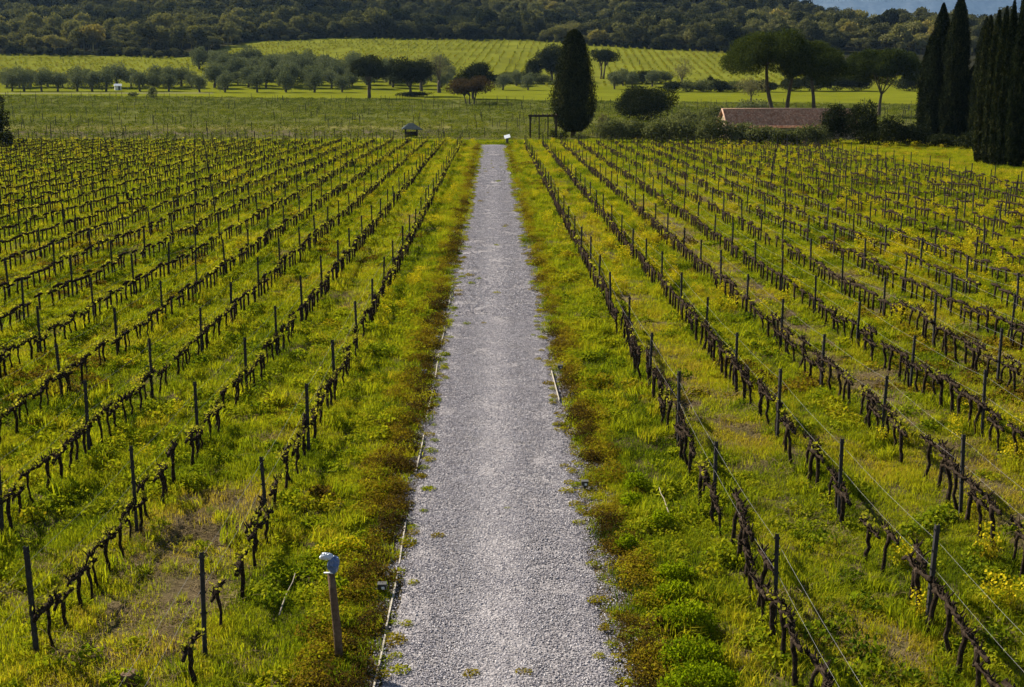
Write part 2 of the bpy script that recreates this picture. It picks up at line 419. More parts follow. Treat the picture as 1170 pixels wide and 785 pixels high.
# ------------------------------------------------------------------ plants that nobody could count: instanced stuff
def proto_collection(name, meshes):
    c = bpy.data.collections.new(name)
    for k, me in enumerate(meshes):
        c.objects.link(bpy.data.objects.new('%s.%03d' % (name, k + 1), me))
    return c
def gn_tree(name, coll):
    ng = bpy.data.node_groups.new(name, 'GeometryNodeTree')
    ng.interface.new_socket('Geometry', in_out='INPUT', socket_type='NodeSocketGeometry')
    ng.interface.new_socket('Geometry', in_out='OUTPUT', socket_type='NodeSocketGeometry')
    N, L = ng.nodes, ng.links
    gi = N.new('NodeGroupInput'); go = N.new('NodeGroupOutput')
    ip = N.new('GeometryNodeInstanceOnPoints'); ci = N.new('GeometryNodeCollectionInfo')
    ci.inputs['Collection'].default_value = coll
    ci.inputs['Separate Children'].default_value = True; ci.inputs['Reset Children'].default_value = True
    def na(nm, dt):
        a = N.new('GeometryNodeInputNamedAttribute'); a.data_type = dt; a.inputs['Name'].default_value = nm
        return a.outputs[0]
    L.new(gi.outputs[0], ip.inputs['Points']); L.new(ci.outputs[0], ip.inputs['Instance'])
    ip.inputs['Pick Instance'].default_value = True
    L.new(na('pid', 'INT'), ip.inputs['Instance Index'])
    L.new(na('rot', 'FLOAT_VECTOR'), ip.inputs['Rotation']); L.new(na('scl', 'FLOAT_VECTOR'), ip.inputs['Scale'])
    L.new(ip.outputs[0], go.inputs[0])
    return ng
def scatter(name, coll, pos, rot, scl, pid, tint, label=None, cat=None):
    me = bpy.data.meshes.new(name); n = len(pos)
    me.vertices.add(n); me.vertices.foreach_set('co', pos.astype(np.float32).ravel())
    for nm, dt, d in (('rot', 'FLOAT_VECTOR', rot), ('scl', 'FLOAT_VECTOR', scl), ('pid', 'INT', pid), ('tint', 'FLOAT', tint)):
        a = me.attributes.new(nm, dt, 'POINT')
        d = np.asarray(d)
        if dt == 'FLOAT_VECTOR': a.data.foreach_set('vector', d.astype(np.float32).ravel())
        else: a.data.foreach_set('value', d.astype(np.int32 if dt == 'INT' else np.float32))
    o = link(name, me)
    md = o.modifiers.new('scatter', 'NODES'); md.node_group = gn_tree(name, coll)
    return tag(o, label, cat, kind='stuff')

def blades(g, n, rad, h0, h1, w, lean=.35, seg=2):
    """grass blades bending outward, each one its own ribbon"""
    a = g.random(n) * 2 * math.pi; r = rad * np.sqrt(g.random(n))
    base = np.stack([np.cos(a) * r, np.sin(a) * r, np.full(n, -.02)], 1)
    h = h0 + (h1 - h0) * g.random(n)
    b = g.random(n) * 2 * math.pi; d = np.stack([np.cos(b), np.sin(b), 0 * b], 1)
    s = np.stack([-np.sin(b), np.cos(b), 0 * b], 1) * (w * (.6 + .8 * g.random(n)))[:, None]
    up = np.array([0, 0, 1.])
    le = (lean * (.4 + g.random(n)))[:, None]
    mid = base + (up * .6 + d * le * .35) * h[:, None]
    tip = base + (up * (1 - .3 * le) + d * le) * h[:, None]
    V = np.stack([base - s, base + s, mid + s * .7, mid - s * .7, tip], 1).reshape(-1, 3)
    i = np.arange(n)[:, None] * 5
    return V, [i + np.array([[0, 1, 2, 3]]), i + np.array([[3, 2, 4]])]
G = np.random.default_rng(11)
grass_me = []
for k in range(4): grass_me.append(MB().add(*blades(G, 130, .36, .05, .15, .006, .7)).mesh('grass_turf', M['grass']))       # 0-3 short turf
for k in range(3): grass_me.append(MB().add(*blades(G, 70, .16, .16, .40, .007, .5)).mesh('grass_tuft', M['grass']))        # 4-6 tall tuft
def weed_mesh(g, n, rad, h, size):
    a = g.random(n) * 2 * math.pi; r = rad * np.sqrt(g.random(n))
    z = h * (.15 + .85 * g.random(n)) * (1 - .6 * (r / rad) ** 2)
    p = np.stack([np.cos(a) * r, np.sin(a) * r, z], 1)
    nor = np.stack([np.cos(a) * .5, np.sin(a) * .5, np.ones(n)], 1)
    return MB().quads(leaves(p, size, g, unit(nor), .5, .6))
weed_me = []
for k in range(4): weed_me.append(weed_mesh(G, 110, .24, .22, .075).mesh('broad_weed', M['weed']))                            # 0-3 leafy weed
for k in range(3): weed_me.append(weed_mesh(G, 240, .36, .40, .06).mesh('low_shrublet', M['weed']))                           # 4-6 ground-cover shrublet
flow_me = []
for k in range(3):
    mb = MB(); mb.add(*blades(G, 26, .16, .25, .55, .006, .3))
    me = mb.mesh('wildflower', M['weed'])
    fl = MB(); fl.add(*blades(G, 26, .16, .25, .55, .006, .3))
    n = 90; a = G.random(n) * 6.28; r = .22 * np.sqrt(G.random(n))
    p = np.stack([np.cos(a) * r, np.sin(a) * r, .22 + .36 * G.random(n)], 1)
    nf = fl.n; fl.quads(leaves(p, .05, G, None, .5, .9))
    n2 = 90; a = G.random(n2) * 6.28; r = .24 * np.sqrt(G.random(n2))
    p = np.stack([np.cos(a) * r, np.sin(a) * r, .05 + .30 * G.random(n2)], 1)
    fl.quads(leaves(p, .07, G, None, .6, .5))
    me = fl.mesh('wildflower', M['weed']); me.materials.append(M['flower'])
    npoly = len(me.polygons); mi = np.zeros(npoly, np.int32); mi[26 * 2:26 * 2 + n] = 1
    me.polygons.foreach_set('material_index', mi)
    flow_me.append(me)
straw_me = []
for k in range(3): straw_me.append(MB().add(*blades(G, 90, .4, .06, .22, .005, 2.2)).mesh('straw_patch', M['straw']))
GRASS = proto_collection('grass_kinds', grass_me); WEED = proto_collection('weed_kinds', weed_me)
FLOW = proto_collection('flower_kinds', flow_me); STRAW = proto_collection('straw_kinds', straw_me)

ROW0, ROWS = 4.35, 2.5
R_END = lambda x: np.where(x > 0, np.where(x < 40, 171., 168.), 179.)
def pts_in(y0, y1, dens, margin=1.12, seed=0):
    g = np.random.default_rng(seed)
    hw = 1.12 * (W0 / 2 / FPX) * y1 + 4
    n = int(dens * (y1 - y0) * 2 * hw)
    x = (g.random(n) * 2 - 1) * hw; y = y0 + (y1 - y0) * g.random(n)
    k = np.abs(x) < margin * (W0 / 2 / FPX) * y + 3.5
    return x[k], y[k], g
def lane(x):
    a = np.abs(x) - ROW0
    k = np.floor(a / ROWS); f = a / ROWS - k
    return k, np.minimum(f, 1 - f) * ROWS                     # lane number, distance to the nearest row
def dryness(x, y):
    """where the lanes are trampled and dry: a property of the ground itself"""
    k, d = lane(x)
    side = (x > 0)
    base = np.where(side, np.array([.62, .20, .68, .3, .62, .3, .2, .3, .2, .3, .2, .3, .2, .3, .2, .3, .2, .3, .2, .3])[np.clip(k, 0, 19).astype(int)],
                    np.array([.46, .22, .36, .25, .35, .3, .4, .3, .35, .3, .35, .3, .3, .3, .3, .3, .3, .3, .3, .3])[np.clip(k, 0, 19).astype(int)])
    base = np.where(k < 0, .0, base)
    base = np.where((~side) & (k == 0) & (y < 25), .74, base)
    return base + .9 * (fnoise(x, y, 4.0, 61) - .5) - .25 * (d < .35)
P_GR, P_WE, P_FL, P_ST = [], [], [], []
def put(lst, x, y, s, sz, pid, tint, g, tilt=.12):
    n = len(x)
    lst.append((np.stack([x, y, terrain(x, y)], 1), np.stack([tilt * g.normal(size=n), tilt * g.normal(size=n), g.random(n) * 6.283], 1),
                np.stack([s, s, sz], 1), pid, tint))
for y0, y1, da, db_, dw, df, dst, ks in ((13, 30, 15, 6.5, 4.0, 1.0, 6, 1.0), (30, 60, 8, 3.6, 2.6, .8, 2.6, 1.3), (60, 110, 3.6, 1.9, 1.3, .6, 1.0, 1.8), (110, 188, 1.6, 1.0, .7, .42, .4, 2.5)):
    # turf
    x, y, g = pts_in(y0, y1, da, seed=int(y0))
    dr = dryness(x, y); ax = np.abs(x - PATH_X)
    infield = (x < 44.5)
    keep = ((ax > 1.95 + .3 * g.random(len(x))) | (y > 174.5)) & (g.random(len(x)) > np.clip((dr - .5) * 3.0, 0, .85))
    x, y, dr = x[keep], y[keep], dr[keep]; n = len(x)
    s = ks * (.8 + .5 * g.random(n)); hz = (.50 + 1.9 * fnoise(x, y, 1.3, 71) ** 1.2) * (1 + .45 * np.clip((y - 50) / 60, 0, 1) * (np.abs(x) > 4.4)) * (1 + .25 * (ks - 1)) * (.75 + .5 * g.random(n))
    far = np.clip((y - 40) / 130, 0, 1)
    t = .00 + .66 * fnoise(x, y, 2.2, 72) + .33 * np.clip(dr - .3, -.2, .6) + .06 * g.normal(size=n) - .05 * far
    t = np.where(x > 44.5, t + .12, t)
    put(P_GR, x, y, s, hz, g.integers(0, 4, n), t, g)
    # taller tufts, thickest under the rows and in green lanes
    x, y, g = pts_in(y0, y1, db_, seed=int(y0) + 1)
    k, d = lane(x); dr = dryness(x, y); ax = np.abs(x - PATH_X)
    keep = (ax > 2.5) & (g.random(len(x)) < np.clip(.75 - dr + .5 * (d < .4), .05, 1)) & (fnoise(x, y, 2.0, 73) > .40)
    x, y, dr = x[keep], y[keep], dr[keep]; n = len(x)
    s = (.65 + 1.0 * g.random(n) ** 2) * ks ** .8
    put(P_GR, x, y, s, s * .78 * (1 / ks ** .55) * (.55 + .9 * g.random(n)), 4 + g.integers(0, 3, n), .10 + .50 * fnoise(x, y, 3.5, 74) + .05 * g.normal(size=n), g)
    # leafy weeds
    x, y, g = pts_in(y0, y1, dw, seed=int(y0) + 2)
    dr = dryness(x, y); ax = np.abs(x - PATH_X)
    keep = (ax > 2.5) & (fnoise(x, y, 3.0, 75) > .44 - .12 * ((x > 11) & (y > 45))) & (g.random(len(x)) > dr)
    x, y = x[keep], y[keep]; n = len(x)
    s = (.7 + .7 * g.random(n)) * ks ** .7
    put(P_WE, x, y, s, s / ks ** .4 * (.7 + .5 * g.random(n)), g.integers(0, 4, n), .02 + .58 * fnoise(x, y, 3, 76) + .05 * g.normal(size=n) + .38 * (fnoise(x, y, 5, 78) > .60), g)
    # yellow flowers
    x, y, g = pts_in(y0, y1, df * 2.2, seed=int(y0) + 3)
    ax = np.abs(x - PATH_X); fld = fnoise(x, y, 7.0, 77)
    k, d = lane(x)
    want = np.where(x > 0, np.clip(.10 + (k >= 1) * .12 + (k >= 3) * .22 + y / 500, 0, .6), np.clip(.02 + (y - 50) / 250, 0.02, .32))
    want = np.where(ax < 4.3, np.where(x < 0, np.clip((y - 22) / 90, 0, .5), np.clip((y - 40) / 160, 0, .35)), want)
    want = np.where(x > 44.5, .25, want)
    want = want * (1 - .62 * np.clip((y - 60) / 50, 0, 1))
    keep = (ax > 2.6) & (g.random(len(x)) < want * 1.1 * np.clip((fld - .47) * 6, 0, 1))
    x, y = x[keep], y[keep]; n = len(x)
    s = (.6 + .5 * g.random(n)) * ks ** .6
    put(P_FL, x, y, s, s / ks ** .3 * (.7 + .5 * g.random(n)), g.integers(0, 3, n), .25 + .4 * g.random(n), g)
    # straw
    x, y, g = pts_in(y0, y1, dst, seed=int(y0) + 4)
    dr = dryness(x, y); ax = np.abs(x - PATH_X)
    keep = (ax > 2.7) & (g.random(len(x)) < np.clip((dr - .32) * 1.8, 0.03, .9)) & (x < 44)
    x, y = x[keep], y[keep]; n = len(x)
    s = (.7 + .6 * g.random(n)) * ks
    put(P_ST, x, y, s, s * .5 / ks ** .7, g.integers(0, 3, n), .2 + .6 * fnoise(x, y, 2.5, 79), g)
def cat_put(name, coll, lst, label=None, cat=None):
    a = [np.concatenate([p[k] for p in lst]) for k in range(5)]
    print(name, len(a[0])); return scatter(name, coll, *a, label, cat)
# russet ground-cover shrublets in two strips along the path
P_SH = []
for y0, y1, dn, ks in ((13, 40, 14, 1.0), (40, 90, 7, 1.25), (90, 174, 3, 1.8)):
    g = np.random.default_rng(int(y0) + 90)
    for side, w0, w1 in ((-1, 1.95, 2.85), (1, 2.0, 2.65)):
        n = int((y1 - y0) * dn * (w1 - w0) * 1.3)
        y = y0 + (y1 - y0) * g.random(n); u = g.random(n)
        x = PATH_X + side * (w0 + (w1 - w0) * u + .25 * (fnoise(y, y * 0 + side, 2.0, 91) - .5))
        keep = (fnoise(x, y, 1.3, 92) > .33)
        x, y, u = x[keep], y[keep], u[keep]; n = len(x)
        s = (.40 + .6 * g.random(n) ** 1.5) * ks ** .5
        t = .97 + .42 * (fnoise(x, y, 2.2, 93) - .5) - .42 * u + .12 * g.normal(size=n) - (.06 if side > 0 else 0) - .10 * np.clip((y - 40) / 60, 0, 1)
        put(P_SH, x, y, s, s * (.7 + .5 * g.random(n)), 4 + g.integers(0, 3, n), t, g)
cat_put('grass', GRASS, P_GR); cat_put('weeds', WEED, P_WE); cat_put('wildflowers', FLOW, P_FL); cat_put('dry_grass', STRAW, P_ST)
cat_put('ground_cover', WEED, P_SH)

# loose gravel on the path, thickest near the camera and spilling over its edges
def stone_patch(g, n, rad, s0, s1):
    mb = MB(); a = g.random(n) * 6.283; r = rad * np.sqrt(g.random(n))
    base = np.array([[1, 0, 0], [-1, 0, 0], [0, 1, 0], [0, -1, 0], [0, 0, 1], [0, 0, -1]], float)
    F = np.array([[0, 2, 4], [2, 1, 4], [1, 3, 4], [3, 0, 4], [2, 0, 5], [1, 2, 5], [3, 1, 5], [0, 3, 5]])
    for k in range(n):
        s = s0 + (s1 - s0) * g.random() ** 2
        q = g.normal(size=(3, 3)); q, _ = np.linalg.qr(q)
        mb.add(((base * (.6 + .6 * g.random((6, 1)))) @ q) * s * np.array([1, 1, .7]) + np.array([math.cos(a[k]) * r[k], math.sin(a[k]) * r[k], s * .25]), F)
    return mb.mesh('gravel_patch', M['gravel'])
m, nt, ns, ls, bs = newmat('loose_gravel')
ge = ns.new('ShaderNodeNewGeometry'); rp = ramp(ns, [(0, (.17, .153, .157)), (.5, (.285, .259, .264)), (.85, (.39, .358, .356)), (1, (.58, .53, .49))])
ls.new(ge.outputs['Random Per Island'], rp.inputs[0]); at = ns.new('ShaderNodeAttribute'); at.attribute_type = 'INSTANCER'; at.attribute_name = 'tint'
mu = ns.new('ShaderNodeMix'); mu.data_type = 'RGBA'; mu.inputs[7].default_value = (.42, .39, .375, 1); ls.new(at.outputs['Fac'], mu.inputs[0]); ls.new(rp.outputs[0], mu.inputs[6])
ls.new(mu.outputs[2], bs.inputs['Base Color']); bs.inputs['Roughness'].default_value = .9; bs.inputs['Specular IOR Level'].default_value = 0
M['gravel'] = m
GRAV = proto_collection('gravel_kinds', [stone_patch(G, 100, .32, .007, .026) for k in range(4)])
P_GV = []
for y0, y1, dn, ks in ((13, 45, 20, 1.0), (45, 100, 6, 1.5), (100, 172, 2.6, 2.2)):
    g = np.random.default_rng(int(y0) + 300); n = int((y1 - y0) * dn * 4.6)
    y = y0 + (y1 - y0) * g.random(n); x = PATH_X + (g.random(n) * 2 - 1) * 2.25
    keep = (np.abs(x - PATH_X) < 1.7) | (g.random(n) < .6)
    x, y = x[keep], y[keep]; n = len(x)
    pos = np.stack([x, y, np.where(np.abs(x - PATH_X) < 1.7, .012 + .03 * (1 - ((x - PATH_X) / 1.8) ** 2), terrain(x, y) + .01)], 1)
    P_GV.append((pos, np.stack([0 * x, 0 * x, g.random(n) * 6.28], 1), np.full((n, 3), ks), g.integers(0, 4, n), np.clip(.26 * (np.exp(-((x - PATH_X + .55) / .32) ** 2) + .7 * np.exp(-((x - PATH_X - .75) / .32) ** 2)) * (.75 + .5 * fnoise(x, y * .12, 2.5, 151)), 0, .6)))
cat_put('gravel', GRAV, P_GV)
# small weeds that have come up in the gravel along its edges
g = np.random.default_rng(402); n = 1500
y = 14 + 150 * g.random(n) ** 1.5; x = PATH_X + np.where(g.random(n) < .5, -1, 1) * (1.45 + .75 * g.random(n) ** .7)
mid = g.random(n) < .018; x = np.where(mid, PATH_X + (g.random(n) * 2 - 1) * 1.4, x)
s = (.25 + .4 * g.random(n)) * (1 + y / 120)
pos = np.stack([x, y, np.where(np.abs(x - PATH_X) < 1.7, .03, terrain(x, y))], 1)
scatter('path_weeds', WEED, pos, np.stack([0 * x, 0 * x, g.random(n) * 6.28], 1), np.stack([s, s, s * .6], 1), g.integers(0, 4, n), .25 + .45 * g.random(n))

# ------------------------------------------------------------------ vines
def vine_parts(g, leafy):
    h = .56 + .20 * g.random()
    k = 7; t = np.linspace(0, 1, k)
    wob = np.cumsum(g.normal(size=(k, 2)) * .02, axis=0)
    lean = (g.random(2) - .5) * .22
    pts = np.stack([wob[:, 0] + lean[0] * t, wob[:, 1] + lean[1] * t, -.06 + (h + .06) * t], 1)
    rad = np.interp(t, [0, .1, .5, .85, 1], [.044, .034, .027, .032, .038]) * (.75 + .6 * g.random())
    tr = MB().tube(pts, rad, 8, .22, g)
    top = pts[-1]; arms = []
    spots = []
    for sgn in (-1, 1):
        L = .38 + .10 * g.random(); m = 6; u = np.linspace(0, 1, m)
        ap = np.stack([top[0] + g.normal(size=m) * .014, top[1] + sgn * L * u, top[2] - .01 + .035 * np.sin(u * 3.1) + g.normal(size=m) * .014], 1)
        ap[0] = top
        mb = MB().tube(ap, np.interp(u, [0, 1], [.043, .028]) * (.8 + .5 * g.random()), 7, .28, g)
        for q in range(10):
            uu = .1 + .88 * g.random(); b = np.array([np.interp(uu, u, ap[:, c]) for c in range(3)])
            d = np.array([g.normal() * .5, g.normal() * .4, 1.]); d /= np.linalg.norm(d)
            sl = .05 + .10 * g.random()
            mb.tube([b, b + d * sl * .55, b + d * sl + np.array([g.normal() * .015, g.normal() * .015, 0])], [.015, .012, .007], 5)
            spots.append(b + d * sl)
        arms.append(mb)
    lf = None
    if leafy:
        sp = np.array(spots); n = int(18 + 30 * g.random())
        p = sp[g.integers(0, len(sp), n)] + g.normal(size=(n, 3)) * np.array([.05, .07, .035]) + np.array([0, 0, .02])
        lf = MB().quads(leaves(p, .062, g, np.array([[0, 0, 1.]]), .6, .8))
    return tr, arms, lf
gv = np.random.default_rng(21)
VAR = []
for v in range(16):
    tr, arms, lf = vine_parts(gv, v < 9)
    VAR.append((tr.mesh('trunk', M['bark'], True), [a.mesh('cordon_arm', M['bark'], True) for a in arms], lf.mesh('young_leaves', M['young']) if lf else None))
def low_vine(g):
    h = .60 + .14 * g.random()
    mb = MB(); mb.tube([[0, 0, -.05], [g.normal() * .03, g.normal() * .03, h * .5], [0, 0, h]], [.045, .036, .045], 4)
    mb.tube([[g.normal() * .02, -.38, h], [0, 0, h + .03], [g.normal() * .02, .38, h]], [.045, .06, .045], 4)
    for q in range(5):
        yy = (g.random() - .5) * .75
        mb.tube([[0, yy, h], [g.normal() * .03, yy + g.normal() * .03, h + .06 + .09 * g.random()]], [.018, .010], 3)
    return mb
LOWV = []
for q in range(10):
    mb = low_vine(gv); LOWV.append((np.concatenate(mb.V), [f for f in mb.F]))
vines = []
for side in (-1, 1):
    for k in range(0, 28 if side < 0 else 16):
        x0 = side * (ROW0 + ROWS * k)
        y1 = float(R_END(np.array(x0)))
        y = 13.6 + .3 * random.random()
        while y < y1:
            gap = fnoise(np.array(x0 * 7.), np.array(y), 5.0, 101)
            drop = .035 + (.20 if side > 0 and k >= 3 and gap < .44 else 0) + (.16 if k in (0,) and gap < .36 else 0) + (.14 if side < 0 and gap < .30 else 0)
            drop += (.20 if k >= 4 else .03) * min(1, max(0, (y - 45) / 45)) if side > 0 else .06 * min(1, max(0, (y - 50) / 60))
            if side < 0 and k == 0 and y < 21: drop = .40
            if side < 0 and k == 1 and y < 20: drop = .2
            if random.random() > drop:
                vines.append((x0 + random.gauss(0, .035), y + random.gauss(0, .05), side, k))
            y += .64
vines = np.array(vines)
vx, vy, vd = proj(vines[:, 0], vines[:, 1], np.full(len(vines), .45))
inframe = (vx > -8) & (vx < W0 + 8) & (vy < H0 + 25)
order = np.argsort(np.where(inframe, vd, 1e9))
chosen = set(order[:300].tolist())
ORD = lambda n: '%d%s' % (n, 'th' if 10 <= n % 100 <= 20 else {1: 'st', 2: 'nd', 3: 'rd'}.get(n % 10, 'th'))
cnt = {}
protos = {}
gr = np.random.default_rng(22)
for i in sorted(chosen, key=lambda i: vines[i, 1]):
    x, y, side, k = vines[i]; side = int(side); k = int(k)
    key = (side, k); cnt[key] = cnt.get(key, 0) + 1
    leafy = gr.random() < (.8 if side < 0 else .2)
    v = int(gr.integers(0, 9)) if leafy else int(gr.integers(9, 16))
    lab = '%s grapevine, %s from front in the %s vine row %s of path' % ('gnarled budding' if leafy else 'gnarled bare', ORD(cnt[key]), ORD(k + 1), 'left' if side < 0 else 'right')
    z = float(terrain(x, y)); rz = gr.normal() * .06 + (math.pi if gr.random() < .5 else 0)
    if v not in protos:
        t = thing('grapevine', lab, 'grapevine', (x, y, z), rz, 'grapevines trained in rows')
        ch = [link('trunk', VAR[v][0], t)] + [link('cordon_arm', a, t) for a in VAR[v][1]]
        if VAR[v][2]: ch.append(link('young_leaves', VAR[v][2], t))
        remember(t, *ch); protos[v] = t
    else:
        t = copy_tree(protos[v]); t.location = (x, y, z); t.rotation_euler = (0, 0, rz); t['label'] = lab
    s = (.90 if side < 0 else 1.06) + .22 * gr.random(); t.scale = (s, s, s)
# the rest of the vines, farther back
mb = MB(); lf = []
for i in range(len(vines)):
    if i in chosen or abs(vx[i] - W0 / 2) > W0 * .62: continue
    x, y, side, k = vines[i]
    V, F = LOWV[gr.integers(0, 10)]
    s = .90 + .26 * gr.random(); z = float(terrain(x, y))
    mb.add(V * s + np.array([x, y, z]), F)
far_v = mb.obj('distant_grapevines', M['bark'], smooth=True)
tag(far_v, kind='stuff')
# young leaves on the distant vines
sel = [i for i in range(len(vines)) if i not in chosen and abs(vx[i] - W0 / 2) < W0 * .62 and gr.random() < (.75 if vines[i, 2] < 0 else .2)]
base = vines[sel][:, :2]; rep = 6
p = np.repeat(base, rep, 0); n = len(p)
p = np.stack([p[:, 0] + gr.normal(size=n) * .05, p[:, 1] + (gr.random(n) - .5) * .75, terrain(p[:, 0], p[:, 1]) + .74 + .06 * gr.normal(size=n)], 1)
tag(MB().quads(leaves(p, .10 + .0009 * p[:, 1], gr, np.array([[0, 0, 1.]]), .5, .85)).obj('distant_vine_leaves', M['young']), kind='stuff')

# ------------------------------------------------------------------ posts and wires
def post_mesh(hgt):
    mb = MB(); w = .032; d = .027; th = .007
    mb.box((0, -d, hgt / 2 - .15), (2 * w, th, hgt + .3))                                  # web and two flanges of a rolled profile
    mb.box((-w + th / 2, .002, hgt / 2 - .15), (th, 2 * d - .002, hgt + .3)); mb.box((w - th / 2, .002, hgt / 2 - .15), (th, 2 * d - .002, hgt + .3))
    for z in (.72, 1.05, 1.35, hgt - .08):
        for sx in (-1, 1): mb.box((sx * (w + .008), 0, z), (.016, .02, .03))               # wire hooks pressed out of the flanges
    return mb.mesh('vineyard_post', M['post'])
PM = [post_mesh(h) for h in (1.60, 1.70, 1.78)]
posts = []
for side in (-1, 1):
    for k in range(0, 28 if side < 0 else 16):
        x0 = side * (ROW0 + ROWS * k); y = (17.15 if side < 0 else 17.95); y1 = float(R_END(np.array(x0)))
        j = 0
        while y <= y1 + 2:
            posts.append((x0 + random.gauss(0, .03) + .03 * side, y + random.gauss(0, .12), side, k)); y += 5.26
posts = np.array(posts)
px_, py_, pd_ = proj(posts[:, 0], posts[:, 1], np.full(len(posts), .9))
inf = (px_ > -4) & (px_ < W0 + 4) & (py_ < H0 + 60)
order = np.argsort(np.where(inf, pd_, 1e9)); pch = set(order[:300].tolist())
cnt = {}; pproto = {}
for i in sorted(pch, key=lambda i: posts[i, 1]):
    x, y, side, k = posts[i]; side = int(side); k = int(k); key = (side, k); cnt[key] = cnt.get(key, 0) + 1
    lab = 'slim dark trellis post, %s from front in the %s vine row %s of path' % (ORD(cnt[key]), ORD(k + 1), 'left' if side < 0 else 'right')
    v = int(gr.integers(0, 3))
    if v not in pproto:
        o = link('vineyard_post', PM[v]); tag(o, lab, 'post', 'trellis posts along the vine rows'); pproto[v] = o
    else:
        o = pproto[v].copy(); COL.objects.link(o); o['label'] = lab
    o.location = (x, y, float(terrain(x, y))); o.rotation_euler = (gr.normal() * .016, gr.normal() * .018, gr.normal() * .2)
mb = MB()
for i in range(len(posts)):
    if i in pch or abs(px_[i] - W0 / 2) > W0 * .62: continue
    x, y = posts[i, :2]; h = 1.55 + .25 * gr.random(); z = float(terrain(x, y))
    mb.box((x, y, z + h / 2 - .1), (.07, .055, h + .2), 0, (gr.normal() * .02, gr.normal() * .03))
tag(mb.obj('distant_posts', M['post']), kind='stuff')
for side in (-1, 1):
    for k in range(0, 7):
        x0 = side * (ROW0 + ROWS * k) + .03 * side; y0 = 17.15 if side < 0 else 17.95; y1 = float(R_END(np.array(x0)))
        for nm, hz in (('upper', 1.50), ('lower', 1.02)):
            pts = []
            y = y0 - 5.26
            while y < min(y1, 110):
                for u in (0, .25, .5, .75):
                    yy = y + 5.26 * u
                    pts.append((x0 + .036 * side, yy, float(terrain(x0, y) * (1 - u) + terrain(x0, y + 5.26) * u) + hz - .05 * math.sin(u * math.pi)))
                y += 5.26
            tag(MB().tube(pts, .0022, 4).obj('trellis_wire', M['wire'], smooth=True),
                '%s steel wire strung between the posts of the %s vine row %s of the path' % (nm, ORD(k + 1), 'left' if side < 0 else 'right'), 'wire', 'trellis wires')

# ------------------------------------------------------------------ second vineyard, slope vineyard, wood: stuff
def low_rows(g, n, L, h, s):
    p = np.stack([(g.random(n) - .5) * .5, (g.random(n) - .5) * L, h * (.25 + .75 * g.random(n))], 1)
    return MB().quads(leaves(p, s, g, None, .6, .7))
rowv = []
for q in range(3):
    mb = low_rows(G, 46, 2.2, .8, .26)
    me = mb.mesh('vineyard_row_piece', M['rowleaf'])
    rowv.append(me)
mb = MB().box((0, 0, .7), (.10, .10, 1.6)); rowv.append(mb.mesh('vineyard_row_post', M['post']))
ROWC = proto_collection('vineyard_row_kinds', rowv)
def rows_stuff(name, xs, y0f, y1f, step, tintf, size, pid_post=.25, skew=0):
    P_ = []
    g = np.random.default_rng(len(name))
    X, Y = [], []
    for x in xs:
        a, b = float(y0f(x)), float(y1f(x))
        y = np.arange(a, b, step); X.append(x + skew * (y - a) + g.normal(size=len(y)) * .22); Y.append(y + g.normal(size=len(y)) * step * .35)
    x = np.concatenate(X); y = np.concatenate(Y)
    px, py, d = proj(x, y, terrain(x, y)); k = (px > -120) & (px < W0 + 120); x, y = x[k], y[k]
    k = (g.random(len(x)) > .22) & (fnoise(x, y, 10, 142) > .33); x, y = x[k], y[k]; n = len(x)
    pid = np.where(g.random(n) < pid_post, 3, g.integers(0, 3, n))
    s = size * (.75 + .5 * g.random(n))
    pos = np.stack([x, y, terrain(x, y)], 1)
    print(name, n)
    return scatter(name, ROWC, pos, np.stack([0 * x, 0 * x, g.normal(size=n) * .1], 1), np.stack([s, s, s], 1), pid, tintf(x, y, g), None, None)
def far_vineyard():
    g = np.random.default_rng(88); X, Y = [], []
    y = 191.0
    while y < 385:
        x = np.arange(-160, 112, 1.15); X.append(x + g.normal(size=len(x)) * .5); Y.append(y + .03 * x + .5 * g.normal(size=len(x))); y += 2.4 + .9 * g.random()
    x = np.concatenate(X); y = np.concatenate(Y)
    px, py, d = proj(x, y, terrain(x, y))
    k = (px > -120) & (px < W0 + 120) & (y < D_B(x) - 4) & (y > 189) & (fnoise(x, y, 9, 141) > .27) & (g.random(len(x)) > .1); x, y = x[k], y[k]; n = len(x)
    s = .70 * (.7 + .6 * g.random(n)); t = -.08 + .62 * fnoise(x * .3, y, 9, 111) + .10 * g.normal(size=n)
    pid = np.where(g.random(n) < .10, 3, g.integers(0, 3, n))
    scatter('distant_vineyard', ROWC, np.stack([x, y, terrain(x, y)], 1), np.stack([0 * x, 0 * x, 1.57 + g.normal(size=n) * .2], 1), np.stack([s, s, s * np.where(pid == 3, 1.3, .8)], 1), pid, t)
far_vineyard()
rows_stuff('slope_vineyard', np.arange(-420, 330, 3.4), lambda x: 462 if x < 0 else 432, lambda x: D_F(x) - 6, 3.2,
           lambda x, y, g: .42 + .45 * fnoise(x, y, 40, 112) + .12 * g.normal(size=len(x)), 1.15, .08, .06)

